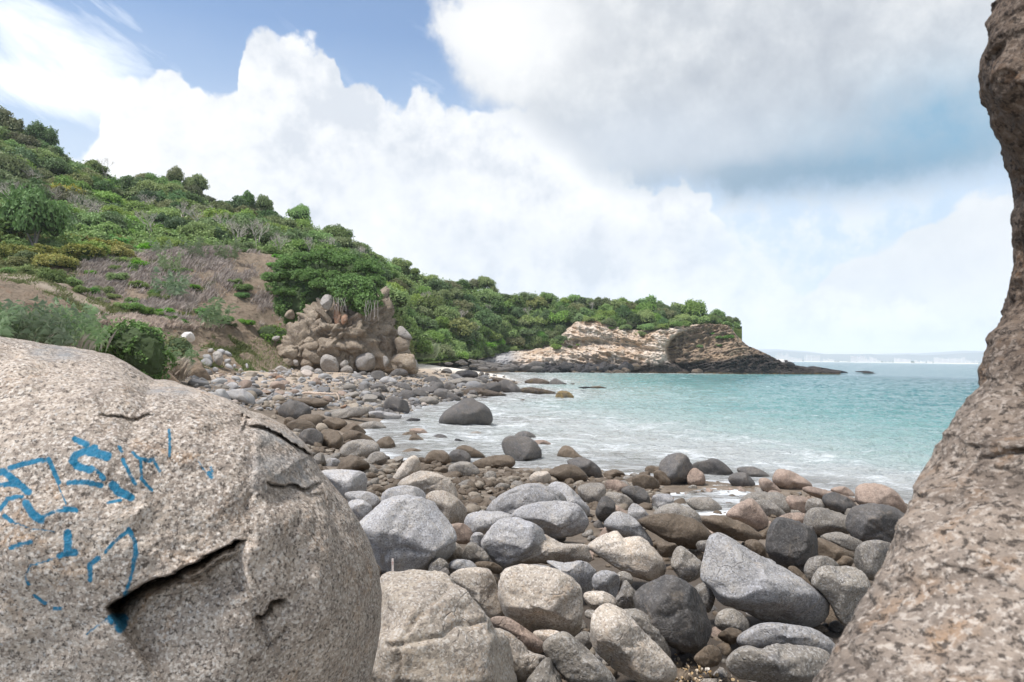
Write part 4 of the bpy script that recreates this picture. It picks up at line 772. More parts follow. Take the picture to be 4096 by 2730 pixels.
def big_boulder():
    P = np.array([(877, 1370), (876, 1440), (865, 1500), (850, 1568), (800, 1720), (600, 1950), (0, 2150), (-800, 2000), (-1250, 1500), (-1050, 1000), (-600, 810), (-250, 778),
                  (-80, 776), (0, 782), (50, 788), (100, 796), (150, 803), (200, 812), (250, 822), (300, 842), (330, 862), (352, 876), (380, 876), (420, 884), (470, 898), (520, 915), (550, 932), (570, 945), (600, 953), (650, 978), (690, 1012), (716, 1042), (716, 1050),
                  (735, 1085), (760, 1115), (790, 1150), (820, 1195), (850, 1250), (870, 1310)], float)
    c = np.array([150., 1400.])
    seg = []
    for a, b_ in zip(P, np.roll(P, -1, 0)):
        t = np.linspace(0, 1, 12)[:-1, None]; seg.append(a + (b_ - a) * t)
    o = np.concatenate(seg); th = np.arctan2(o[:, 1] - c[1], o[:, 0] - c[0]); r = np.hypot(*(o - c).T); i = np.argsort(th); th, r = th[i], r[i]
    # angles: dense where the camera sees them
    tt = np.unique(np.r_[np.linspace(-math.pi, -1.75, 110), np.linspace(-1.75, .25, 560), np.linspace(.25, math.pi, 60)])[:-1]
    rr = np.interp(tt, np.r_[th[-1] - 2 * math.pi, th, th[0] + 2 * math.pi], np.r_[r[-1], r, r[0]])
    ph = np.r_[np.linspace(0.002, 1.2, 200)[:-1], np.linspace(1.2, 1.75, 150)[:-1], np.linspace(1.75, math.pi - .02, 24)]
    T, F = np.meshgrid(tt, ph, indexing='ij'); RR = np.repeat(rr[:, None], len(ph), 1)
    p = 2.5; a, z = np.sin(F), np.cos(F); den = (a ** p + np.abs(z) ** p) ** (1 / p); a, z = a / den, z / den
    X = c[0] + RR * a * np.cos(T); Y = c[1] + RR * a * np.sin(T)
    depth, H = 2.75, .95
    D_ = depth - H * z + (Y - 1100) * 0
    D_ += np.where(z < 0, -z * .8, 0)
    # cracks, ledges and flakes, traced as (points, groove, width, drop below, reach)
    feats = [([(245, 1400), (262, 1388), (300, 1362), (345, 1335), (400, 1318), (450, 1292), (500, 1268), (545, 1243), (568, 1240)], .20, 13, .085, 190),
             ([(225, 959), (270, 966), (320, 968), (352, 962)], .02, 3, .006, 20),
             ([(590, 955), (640, 976), (690, 1016)], .02, 3, .012, 14),
             ([(556, 990), (600, 988), (640, 1004), (668, 1022), (694, 1042), (722, 1058)], .05, 5, .05, 40),
             ([(602, 1110), (640, 1118), (670, 1112), (700, 1124), (733, 1112)], .035, 4, .035, 40),
             ([(568, 1000), (571, 1080), (575, 1180), (579, 1260)], .014, 16, .012, 50),
             ([(560, 1262), (500, 1290), (460, 1320), (430, 1330)], .02, 5, .02, 40),
             ([(581, 1423), (610, 1415), (640, 1385), (672, 1374)], .05, 6, .04, 50),
             ([(530, 1290), (556, 1330), (570, 1360)], .012, 4, .01, 30),
             ([(625, 1475), (650, 1455), (668, 1430)], .012, 5, .015, 40),
             ([(705, 1140), (740, 1135), (760, 1170)], .01, 4, .012, 30),
             ([(560, 965), (552, 985), (545, 960)], .05, 9, .0, 30),
             ([(290, 850), (320, 872), (350, 880)], .03, 8, .0, 30)]
    wob = fbm(np.stack([X / 30, Y / 30, X * 0], -1), 3, 5) * 7 + fbm(np.stack([X / 9, Y / 9, X * 0], -1), 2, 6) * 2.5
    push = np.zeros_like(X)
    fr = z > 0
    for pts, gr, wd, drop, reach in feats:
        best = np.full(X.shape, 1e9); sgn = np.zeros_like(X); along = np.zeros_like(X); tot = len(pts) - 1
        for k, ((x0, y0), (x1, y1)) in enumerate(zip(pts[:-1], pts[1:])):
            ux, uy = x1 - x0, y1 - y0; L2 = ux * ux + uy * uy; t = np.clip(((X - x0) * ux + (Y - y0) * uy) / L2, 0, 1)
            ex, ey = X - x0 - ux * t, Y - y0 - uy * t; dd = np.hypot(ex, ey); s_ = np.sign(ux * ey - uy * ex) * (1 if ux >= 0 else -1)
            q = dd < best; best = np.where(q, dd, best); sgn = np.where(q, s_, sgn); along = np.where(q, (k + t) / tot, along)
        endf = np.clip(np.minimum(along, 1 - along) * 7, 0.0, 1); sd_ = best * sgn + wob * endf
        if reach == 190:           # the big overhanging break: sharp upper lip, opening wider to the left
            wv2 = 20 * (1.12 - along); push += .20 * endf ** .6 * np.exp(-(np.where(sd_ > 0, sd_, sd_ * 7) / wv2) ** 2)
            push += .15 * np.clip((1 - along) * 3, 0, 1) * np.clip(along * 14, 0, 1) * np.where(sd_ > 0, np.exp(-sd_ / 120), 0)
            continue
        push += gr * endf ** .5 * np.exp(-(np.where(sd_ > 0, sd_ * .75, sd_ * 2.2) / wd) ** 2)
        push += drop * np.clip(4 * along * (1 - along), 0, 1) ** .9 * np.where(sd_ > 0, np.exp(-(sd_ / reach) ** 2), 0)
    D_ += np.where(fr, push, 0)
    W = CAMP + ray(X * K, Y * K) * D_[..., None]
    cen = CAMP + ray(c[0] * K, c[1] * K) * (depth + .1)
    Ld = W - cen; nn = Ld / np.linalg.norm(Ld, axis=-1, keepdims=True)
    dsp = fbm(Ld * 1.6, 4, 101) * .08 + fbm(Ld * 5, 4, 103) * .028 + np.clip(fbm(Ld * 3.2, 4, 104, ridged=True), -.2, .35) * .03 + fbm(Ld * 22, 3, 107) * .0045 + fbm(Ld * 70, 2, 109) * .002
    edgef = np.clip((np.abs(z)) * 2, .15, 1)
    W = W + nn * (dsp * edgef)[..., None]
    # paint strokes, traced in the left crop
    S = lambda X_, Y_: (X_ * .9122 / K, (1300 + Y_ * .9122) / K)
    st = [([(0, 655), (20, 655), (60, 690), (130, 750)], 17), ([(0, 716), (65, 716)], 13), ([(50, 642), (130, 622), (215, 607), (235, 650), (258, 700)], 12), ([(10, 830), (40, 780), (100, 770)], 12),
          ([(120, 800), (150, 850), (185, 872)], 19), ([(185, 862), (250, 832), (330, 826)], 9), ([(285, 820), (330, 828)], 13), ([(30, 855), (60, 880)], 11), ([(70, 885), (140, 908), (240, 920)], 4), ([(330, 518), (378, 545)], 16),
          ([(380, 575), (420, 585), (460, 600)], 22), ([(410, 560), (330, 590), (315, 615), (350, 640), (392, 655)], 17), ([(300, 702), (380, 708), (440, 716)], 12), ([(395, 640), (450, 685)], 9), ([(440, 680), (450, 690)], 12), ([(490, 715), (520, 735), (575, 755)], 20),
          ([(470, 790), (525, 772)], 9), ([(515, 560), (525, 580)], 10), ([(530, 615), (560, 665), (592, 700)], 10), ([(575, 578), (600, 600), (650, 600), (672, 590), (705, 632)], 9), ([(610, 610), (618, 680), (672, 716)], 9), ([(737, 468), (742, 520), (745, 570)], 8),
          ([(922, 640), (940, 660)], 9), ([(930, 620), (940, 640)], 5), ([(295, 922), (298, 965), (295, 1005), (325, 1005)], 18), ([(298, 1008), (260, 1020)], 13), ([(60, 992), (142, 965)], 11), ([(275, 1020), (140, 1062), (118, 1110), (130, 1138)], 5), ([(118, 1120), (130, 1140)], 8), ([(152, 1190), (200, 1222)], 9),
          ([(235, 1245), (268, 1245)], 10), ([(395, 1118), (392, 1055), (428, 1026)], 13), ([(460, 1000), (500, 955), (560, 905)], 9), ([(562, 900), (588, 940), (596, 1000), (585, 1060)], 13), ([(585, 1060), (575, 1120), (558, 1170), (540, 1212)], 10), ([(500, 1290), (540, 1290), (530, 1330)], 27), ([(470, 1290), (420, 1330), (380, 1360)], 6), ([(0, 1405), (5, 1405)], 9), ([(235, 640), (250, 700), (290, 800)], 4), ([(870, 600), (930, 650)], 4)]
    pm = np.zeros_like(X)
    for pts, wd in st:
        pts = [S(*q) for q in pts]; wd = wd * .9122 / K
        for (x0, y0), (x1, y1) in zip(pts[:-1], pts[1:]):
            ux, uy = x1 - x0, y1 - y0; t = np.clip(((X - x0) * ux + (Y - y0) * uy) / (ux * ux + uy * uy + 1e-9), 0, 1)
            dd = np.hypot(X - x0 - ux * t, Y - y0 - uy * t)
            pm = np.maximum(pm, (.50 + .27 * min(1, wd / 9)) * np.clip(1.25 - .75 * (dd / wd) ** 2, 0, 1))
    pm[~fr] = 0
    lich = np.zeros_like(X)
    for lx, ly, ax, ay in [(640, 1090, 70, 40), (670, 1105, 55, 18), (130, 815, 60, 14), (390, 900, 50, 14), (640, 1010, 60, 20)]:
        lich = np.maximum(lich, .8 * np.exp(-((X - lx) / ax) ** 4 - ((Y - ly) / ay) ** 4))
    lich[~fr] = 0
    Vv = (W - cen).reshape(-1, 3); f = gridfaces(*T.shape, wrap=False)
    n0, n1_ = T.shape; a_ = np.arange(n1_); last = (n0 - 1) * n1_ + a_
    wrap = np.stack([last[:-1], a_[:-1], a_[1:], last[1:]], -1); f = np.concatenate([f, wrap])
    ci_ = len(Vv); Vv = np.concatenate([Vv, Vv.reshape(n0, n1_, 3)[:, 0].mean(0)[None]]); pa = np.r_[pm.ravel(), 0]; la = np.r_[lich.ravel(), 0]
    fan = np.stack([np.arange(n0) * n1_, np.roll(np.arange(n0), -1) * n1_, np.full(n0, ci_), np.full(n0, ci_)], -1)
    me = mesh('boulder', Vv, f, granite('speckled_granite', True, gs=1.08), attrs={'paint': pa, 'lichen': la})
    o_ = obj('boulder', me, loc=tuple(cen))
    return tag(o_, 'huge speckled granite boulder with blue spray-painted marks, filling the lower left', 'boulder')
bb = big_boulder()
def right_rock():
    pts = np.array([(2345, -900), (2325, -500), (2310, -200), (2300, 0), (2265, 60), (2262, 100), (2250, 160), (2252, 210), (2273, 262), (2280, 290), (2310, 345), (2322, 385), (2334, 412), (2336, 440), (2336, 490), (2332, 545), (2324, 590), (2323, 650), (2321, 692),
                    (2292, 738), (2262, 782), (2249, 822), (2252, 860), (2256, 888), (2230, 920), (2190, 990), (2150, 1060), (2128, 1105), (2125, 1145), (2105, 1170), (2070, 1235), (2010, 1340), (1970, 1420), (1910, 1520), (1880, 1568), (1780, 1720), (1600, 2000), (1500, 2400)], float)
    ys = np.r_[np.linspace(-900, -10, 30), np.linspace(0, 1568, 480), np.linspace(1580, 2300, 30)]
    xs = np.interp(ys, pts[:, 1], pts[:, 0])
    dp = np.interp(ys, [-900, 0, 250, 450, 700, 820, 890, 1100, 1568, 2400], [2.0, 1.75, 1.8, 1.9, 1.9, 1.8, 1.75, 1.6, 1.25, .9])
    al = np.r_[np.linspace(-2.2, -1.1, 24)[:-1], np.linspace(-1.1, 1.5, 230), np.linspace(1.5, 2.2, 12)[1:]]
    Yg_, Al = np.meshgrid(ys, al, indexing='ij'); Xs = np.repeat(xs[:, None], len(al), 1); Dp = np.repeat(dp[:, None], len(al), 1)
    A_, B_ = .62, .34 + .1 * (Dp - 1.2)
    lat = A_ * (1 - np.cos(Al)); dep = Dp - B_ * np.sin(Al)
    lump = np.exp(-((Yg_ - 830) / 60) ** 2) * .05 + np.exp(-((Yg_ - 180) / 90) ** 2) * .06 + np.exp(-((Yg_ - 1250) / 200) ** 2) * .05
    dep = dep - lump * np.clip(np.sin(Al), 0, 1)
    wv_ = 28 * fbm(np.stack([lat * 5, Yg_ / 90, lat * 0], -1), 4, 231); fd = soft(lat, .04, .18)
    crk = .06 * fd * np.exp(-((Yg_ - 925 + lat * 330 + wv_) / 11) ** 2) + .03 * fd * np.exp(-((Yg_ - 812 + lat * 200 + wv_) / 8) ** 2) + .03 * fd * np.exp(-((Yg_ - 1090 + lat * 260 + wv_) / 9) ** 2)
    base = CAMP + ray(Xs * K, Yg_ * K) * dep[..., None]
    right = MC[:, 0]
    W = base + right * lat[..., None]
    fw = ray(2048., 1365.)
    ctr = CAMP + ray(Xs * K, Yg_ * K) * Dp[..., None] + right * A_
    nn = W - ctr; nn /= np.linalg.norm(nn, axis=-1, keepdims=True)
    dsp = fbm(W * 2.2, 4, 201) * .05 + fbm(W * 7, 5, 203, .6) * .036 + fbm(W * 4, 4, 204, ridged=True) * .03 + fbm(W * 40, 3, 206) * .006 + fbm(W @ np.array([[2.2, 0, 1.2], [0, 2.2, 0], [0, 0, 11.]]), 4, 208, ridged=True) * .030
    dsp = dsp * np.where(np.abs(Al) < .35, .35 + .65 * np.abs(Al) / .35, 1) - crk
    W = W + nn * dsp[..., None]
    cen = W.reshape(-1, 3).mean(0)
    top = soft(-Yg_, -950, -500)
    m = granite('coarse_brown_granite', False, warm=.0, gs=1.6)
    nt_ = m.node_tree; bs = [x for x in nt_.nodes if x.type == 'BSDF_PRINCIPLED'][0]; g2 = NG(nt_)
    src = bs.inputs['Base Color'].links[0].from_socket
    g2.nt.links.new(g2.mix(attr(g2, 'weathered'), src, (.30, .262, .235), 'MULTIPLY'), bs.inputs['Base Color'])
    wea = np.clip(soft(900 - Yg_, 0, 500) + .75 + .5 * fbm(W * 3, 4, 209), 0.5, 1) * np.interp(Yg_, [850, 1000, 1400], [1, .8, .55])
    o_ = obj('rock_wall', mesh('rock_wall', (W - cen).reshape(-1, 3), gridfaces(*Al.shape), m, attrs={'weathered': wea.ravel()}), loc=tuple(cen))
    return tag(o_, 'near brown granite rock face rising along the right edge', 'rock face')
right_rock()
# ------------------------------------------------------------------ boulders
wet_names = {}
hn = 0; HPOS = []
for ln in HEROES.strip().splitlines():
    crop, key, ps, lab = ln.split('|'); P = poly(ps, crop); hn += 1
    by = P[:, 1].max(); bx = P[P[:, 1] > by - 14, 0].mean()
    rpx = (P.max(0) - P.min(0)).mean() / 2
    dep = hit(bx, by - .05 * (by - P[:, 1].min())) + .0
    Hm = rpx * dep / FPX
    dep += .22 * Hm
    lvl = 6 if rpx > 215 else 5 if rpx > 82 else 4
    o_ = rock('boulder' if rpx * dep / FPX > .33 else 'rock', P, dep, RM[key], level=lvl, seed=hn * 7, facets=4, hk=.9, cracks=2 if rpx > 60 else 1, p=2.45)
    tag(o_, lab, 'boulder' if o_.name.startswith('boulder') else 'rock')
    HPOS.append((o_.location.x, o_.location.y, Hm))
# ------------------------------------------------------------------ rock outcrop with rounded concretions
def outcrop():
    def part(ps, key, depth, name, par, crop='G', **kw):
        o_ = rock(name, poly(ps, crop), depth, RM[key], **kw); w_ = o_.location.copy()
        o_.location = w_ - par.location; o_.parent = par; return o_
    root = obj('rock_outcrop', None, loc=tuple(at(800, 860, 80)))
    tag(root, 'tan rocky outcrop with rounded grey bulges below the vine-covered bank', 'rock outcrop')
    K_ = dict(level=6, facets=5, cracks=12, amp=1.5)
    part('760,440 900,380 1150,290 1350,300 1580,260 1700,230 1760,400 1760,560 1850,750 1900,950 1900,1200 1500,1240 1200,1260 950,1250 700,1240 650,1150 700,980 700,850 760,780 850,700 760,600', 'tan', 84, 'rock_mass', root, hk=.5, craggy=.45, p=3.2, seed=501, **K_)
    part('560,640 800,600 960,720 1000,900 1000,1250 700,1240 560,1210 430,1190 430,1050 450,900 500,760', 'tan', 82.5, 'rock_mass', root, hk=.45, craggy=.4, p=3, seed=502, **{**K_, 'level': 5})
    part('1480,420 1700,300 1760,560 1850,750 1900,950 1890,1200 1650,1230 1600,1100 1640,900 1500,640', 'tan', 83.0, 'rock_mass', root, craggy=.4, hk=.55, p=2.6, seed=503, **{**K_, 'level': 5})
    part('900,380 950,390 1050,470 1100,560 1060,600 980,500 880,420', 'tan', 81.3, 'ledge', root, level=5, seed=510)
    L = [('780,470 850,425 920,450 940,520 880,570 820,550', 'tan', 80.6), ('850,580 1000,520 1120,650 1150,720 1050,720 900,650', 'tan', 80.6), ('800,620 900,640 1000,720 980,760 860,700', 'tan', 80.8),
         ('1370,560 1400,515 1460,510 1510,560 1500,640 1420,680 1370,640', 'tan', 80.2), ('1270,760 1330,700 1450,650 1580,680 1660,770 1660,900 1580,1000 1450,1020 1350,950 1270,860', 'tan', 80.6),
         ('1420,850 1500,830 1580,880 1580,960 1480,1010 1420,950', 'tan', 79.7), ('1420,1080 1500,1000 1620,990 1680,1060 1660,1180 1560,1220 1450,1190', 'stonegrey', 79.8),
         ('950,1120 980,1030 1060,1010 1150,1060 1190,1150 1180,1230 1080,1250 980,1210', 'stonegrey', 78.6), ('710,1000 760,930 850,930 940,1010 940,1110 860,1120 740,1060', 'tan', 78.9),
         ('695,1110 740,1060 820,1090 850,1140 800,1170 700,1160', 'tan', 78.6), ('915,850 960,790 1080,800 1180,900 1190,1000 1120,1050 1000,1020 920,950', 'tan', 79.2), ('690,910 760,850 890,840 900,920 780,950', 'tan', 79.0),
         ('730,840 780,770 850,800 860,850', 'tan', 79.2), ('1215,1130 1280,1080 1325,1120 1280,1190 1220,1180', 'stonegrey', 78.8), ('1205,1230 1300,1150 1370,1190 1370,1240 1280,1260', 'stonegrey', 78.6),
         ('440,1110 480,1060 560,1060 590,1110 560,1160 470,1160', 'tan', 79.4), ('440,990 540,890 620,930 630,1020 560,1070 480,1030', 'tan', 79.6), ('585,1080 640,1090 650,1150 600,1150', 'stonegrey', 79),
         ('1700,1110 1760,1010 1850,1050 1860,1130 1810,1200 1700,1210', 'tan', 80.2), ('1790,1040 1830,1030 1870,1090 1830,1180 1800,1150', 'stonegrey', 79.6), ('1690,700 1780,620 1830,760 1800,860 1720,820', 'tan', 81.4), ('1780,780 1850,760 1900,920 1880,980 1800,950', 'tan', 81),
         ('1180,860 1260,840 1290,920 1280,1010 1200,960', 'tan', 79.6), ('1320,980 1390,990 1400,1120 1380,1230 1330,1200 1330,1080', 'tan', 79.6), ('1200,480 1290,420 1380,560 1300,660 1220,640', 'tan', 81.0), ('1330,370 1450,360 1500,500 1380,520', 'tan', 81.6),
         ('1500,1000 1700,950 1720,1100 1700,1220 1600,1230', 'tan', 80.6), ('1560,560 1640,620 1680,780 1620,760 1560,680', 'tan', 81.2)]
    for i, (ps, key, dd) in enumerate(L):
        part(ps, key, dd + (1.9 if key == 'tan' else 1.3), 'bulge', root, level=4, seed=520 + i, cracks=3, facets=1 if key == 'stonegrey' else 4, p=2.2 if key == 'stonegrey' else 2.9, hk=.85, craggy=0 if key == 'stonegrey' else .22)
    part('1125,340 1190,330 1225,500 1210,690 1150,640 1125,480', 'orange', 81.6, 'orange_face', root, level=5, seed=560, cracks=4, hk=.6)
    part('1235,500 1300,470 1310,540 1240,600', 'orange', 80.7, 'orange_face', root, level=4, seed=561, hk=.6)
    s_ = obj('rock_mass', None); bpy.data.objects.remove(s_)
    def single(ps, key, dep, name, lab, cat, crop='G', **kw):
        o_ = rock(name, poly(ps, crop), dep, RM[key], **kw); return tag(o_, lab, cat)
    single('945,300 990,220 1040,205 1095,220 1115,270 1100,340 1050,405 980,370', 'stonegrey', 81.2, 'boulder', 'round tan boulder perched on top of the rocky outcrop under the vines', 'boulder', level=5, seed=571, cracks=2, p=2.2)
    single('470,480 510,420 570,410 600,490 560,530 490,510', 'tan', 86, 'boulder', 'angular tan boulder sticking out of the vines left of the outcrop', 'boulder', level=4, seed=572)
    single('680,1240 700,1180 780,1160 850,1200 860,1270 800,1315 710,1300', 'stonegrey', 76.2, 'boulder', 'round pale boulder at the foot of the outcrop, left of two', 'boulder', level=5, seed=573, p=2.1, facets=1)
    single('862,1240 900,1190 960,1215 977,1265 935,1325 870,1315', 'stonegrey', 76, 'boulder', 'round pale boulder at the foot of the outcrop, right of two', 'boulder', level=5, seed=574, p=2.1, facets=1)
    single('340,1210 400,1160 480,1180 500,1230 420,1255', 'stonegrey', 75.5, 'boulder', 'low pale boulder at the left end of the outcrop foot', 'boulder', level=4, seed=575)
    single('420,1240 460,1222 550,1240 560,1262 480,1275', 'cobl', 73, 'boulder', 'long white-grey stone lying before the outcrop', 'boulder', level=4, seed=576)
    single('250,1290 300,1262 400,1285 400,1315 300,1320', 'tan', 71, 'boulder', 'flat brown rock slab on sand before the outcrop', 'boulder', level=4, seed=577)
    r2 = obj('concretion', None, loc=tuple(at(620, 790, 84))); tag(r2, 'hollowed tan rock holding a pale oval stone like an eye', 'rock')
    part('270,790 300,730 420,700 500,780 480,900 400,960 280,900', 'tan', 85, 'rock_mass', r2, level=5, seed=580, cracks=4, hk=.5)
    part('300,780 340,757 400,762 400,800 350,825 305,815', 'stonegrey', 83.4, 'oval_stone', r2, level=4, seed=581, cracks=0, facets=0)
    st = obj('rock_stack', None, loc=tuple(at(938, 850, 82))); tag(st, 'narrow weathered rock stack standing on the beach right of the outcrop', 'rock stack')
    for i, (ps, key, hk) in enumerate([('1995,650 2045,630 2100,680 2165,760 2165,795 2080,785 2000,740', 'stonegrey', .8), ('1960,800 2040,768 2150,790 2140,860 2120,940 2060,950 2000,965 1965,880', 'tan', .8), ('1985,930 2060,900 2140,940 2150,1015 2060,1030 1995,1020', 'tan', .8),
                                       ('1880,1060 1990,1010 2180,1010 2210,1060 2215,1180 2100,1200 1880,1130', 'tan', .7), ('2150,1060 2220,1070 2255,1130 2250,1200 2190,1230 2150,1160', 'stonegrey', .8), ('1990,1100 2200,1120 2260,1220 2210,1270 2020,1210', 'tan', .7), ('1820,1195 1870,1120 2010,1130 2030,1180 1950,1240 1830,1225', 'tan', .7)]):
        part(ps, key, 82 - (i in (3, 6)) * .4, 'stone_block', st, craggy=.12, level=4, seed=590 + i, cracks=3, facets=4, hk=hk, p=2.7)
outcrop()
for i, (ps, crop, key, dist, lab) in enumerate([
    ('413,775 425,764 440,765 448,778 440,786 420,785', 'D', 'white', 66, 'white quartz rock on the bank behind the green bush'),
    ('155,790 185,772 225,770 262,790 270,806 230,812 165,806', 'D', 'tan', 36, 'cracked tan rocks showing above the painted boulder below the reeds'),
    ('590,30 760,50 760,120 640,125 570,80', 'F', 'black', 62, None)]):
    if lab: tag(rock('boulder', poly(ps, crop), dist, RM[key], level=5, seed=640 + i, cracks=5, facets=4), lab, 'boulder')
for i, ps in enumerate(['780,60 840,50 835,110 780,105', '705,140 790,130 830,190 830,240 740,220', '680,210 760,185 830,240 790,300 710,290', '840,130 880,95 950,110 975,200 940,285 870,230', '890,80 940,55 1000,80 990,130 930,130', '1000,90 1040,80 1095,140 1060,160 1010,130',
                        '580,95 620,85 645,115 610,150 575,130', '575,200 640,190 680,260 640,290 590,250', '490,260 530,235 570,280 550,320 500,300', '525,165 560,145 572,190 540,215', '1005,270 1050,255 1110,310 1090,335 1020,300', '1110,275 1130,255 1150,275 1140,310 1115,305', '1180,330 1210,310 1240,335 1220,360 1185,355',
                        '835,320 870,300 915,330 900,360 850,355', '1275,255 1300,255 1315,300 1290,315', '700,380 750,365 785,385 770,410 710,408', '760,405 810,385 850,405 830,430 770,430', '1000,195 1070,190 1070,230 1005,240', '990,250 1060,240 1060,255 995,262', '660,320 700,303 725,325 700,345', '550,370 620,370 670,440 600,440']):
    P = poly(ps, 'F'); o_ = rock('boulder', P, float(np.interp(P[:, 1].max(), [1400, 1520], [74, 64])), RM['cobl' if i % 3 else 'stonegrey'], level=3, seed=660 + i, p=2.2, facets=2)
    tag(o_, 'pale grey rounded boulder in the heap below the eroded bank', 'boulder', 'pale boulders heaped below the eroded bank')
# lone rocks and reefs farther off
for i, (crop, key, ps, dist, lab) in enumerate([
    ('I', 'black', '1225,352 1262,328 1300,328 1330,345 1372,352 1374,372 1325,370 1290,362 1240,366', 240, 'dark rock islet off the tip of the headland'),
    ('I', 'white', '425,230 440,222 520,226 536,262 535,278 450,278', 226, 'pale angular block lying on the black headland ledges'),
    ('I', 'black', '515,228 560,230 565,262 585,272 540,276', 227, 'black block just right of the pale block on the ledges'),
    ('I', 'black', '750,290 795,280 860,292 930,305 1000,318 1110,328 1110,340 960,336 820,322 740,300', 246, 'long black reef running out from the headland tip'),
    ('I', 'reef', '795,335 830,326 900,334 925,348 860,350 800,344', 232, 'low brown ledge below the black reef at the headland tip'),
    ('I', 'gold', '975,350 1000,346 1040,352 1020,362 980,360', 234, 'small mossy reef rock off the headland, left of two'),
    ('I', 'gold', '1095,360 1120,356 1148,362 1120,367', 234, 'small mossy reef rock off the headland, right of two'),
    ('I', 'black', '1165,328 1230,326 1340,332 1340,338 1240,336 1170,334', 262, 'thin dark reef line behind the islet'),
    ('H', 'black', '1300,1350 1400,1340 1440,1345 1440,1360 1310,1358', 86, 'dark flat reef just breaking the surface in the bay'),
    ('H', 'reef', '1440,1345 1540,1335 1660,1360 1560,1362 1450,1360', 86.5, 'brown flat reef just breaking the surface in the bay'),
    ('H', 'reef', '1195,1305 1230,1298 1255,1306 1225,1312', 100, 'tiny rock awash between the reef and the bay')]):
    P = poly(ps, crop); tag(rock('rock', P, dist, RM[key], level=4, seed=700 + i, facets=6, p=2.6, cracks=3, amp=1.5, hk=.7), lab, 'rock')
# dark rocks along the foot of the cliff and ledges before the small beach
g_ = random.Random(5)
specs = []
for (X0, X1, Y0, dist, w0, w1, n, key) in [(1130, 1310, 850, 188, 16, 30, 26, 'black'), (1280, 1440, 850, 196, 16, 34, 22, 'black'), (1060, 1240, 846, 168, 20, 46, 22, 'dark'), (1030, 1110, 838, 150, 10, 22, 10, 'dark'), (1260, 1460, 856, 193, 14, 30, 14, 'reef'), (1480, 1720, 857, 203, 12, 26, 16, 'reef'), (1600, 1840, 852, 208, 14, 34, 16, 'black')]:
    for k in range(n):
        X = g_.uniform(X0, X1); wd = g_.uniform(w0, w1); h_ = wd * g_.uniform(.2, .38) * (.7 if key == 'dark' else 1.15); Y = Y0 + g_.uniform(-10, 5)
        specs.append((X, Y, wd, h_, dist * (1 + (Y0 - Y) * .0035), key))
for i, (X, Y, wd, h_, dist, key) in enumerate(specs):
    P = np.array([(X - wd / 2, Y), (X - wd * .35, Y - h_ * .7), (X - wd * .1, Y - h_), (X + wd * .25, Y - h_ * .8), (X + wd / 2, Y - h_ * .2), (X + wd * .3, Y + h_ * .35), (X - wd * .3, Y + h_ * .35)]) + np.array([[g_.uniform(-.08, .08) * wd, g_.uniform(-.15, .15) * h_] for _ in range(7)])
    o_ = rock('ledge_rock', P * K, dist, RM[key], level=3, seed=800 + i, facets=6, p=3, amp=2.2, cracks=2, hk=1.0)
    tag(o_, {'black': 'black angular rock at the waterline under the headland cliff', 'dark': 'flat dark ledge rock before the small white beach', 'reef': 'brown weed-stained rock at the foot of the headland cliff'}[key], 'rock',
        {'black': 'black rocks along the foot of the cliff', 'dark': 'dark ledges before the small beach', 'reef': 'brown rocks along the foot of the cliff'}[key])
# ------------------------------------------------------------------ cobbles
def proto_rock(seed, level=3, facets=3):
    facets = facets * 2
    v, f = ICO[level]; r_ = np.random.default_rng(seed); v = v.copy()
    den = (np.abs(v) ** 2.4).sum(1) ** (1 / 2.4); v = v / den[:, None]
    for k in range(facets):
        a = r_.normal(size=3); a /= np.linalg.norm(a); s = v @ a; v -= (np.maximum(s - r_.uniform(.48, .8), 0) * .92)[:, None] * a
    n = v / np.linalg.norm(v, axis=1)[:, None]
    v = v + n * (.10 * fbm(v * 1.1 + seed * 5, 3, seed) + .03 * fbm(v * 3.5 + seed, 3, seed + 3, ridged=True))[:, None]
    return v, f
CK = ['cobl', 'cobd', 'cobt', 'dark', 'brown', 'grey', 'pink', 'cobl']
PR = {k: [mesh('cobble', *proto_rock(100 + 7 * i + j, 3, 3), RM[k]) for i in range(4)] for j, k in enumerate(['cobl', 'cobd', 'cobt', 'dark', 'brown', 'grey', 'pink'])}
placed = [(x, y, h_ * .8) for x, y, h_ in HPOS]
def free(x, y, r, k=.8):
    for a, b, c in placed:
        if (x - a) ** 2 + (y - b) ** 2 < (k * (r + c)) ** 2: return False
    return True
q = random.Random(11)
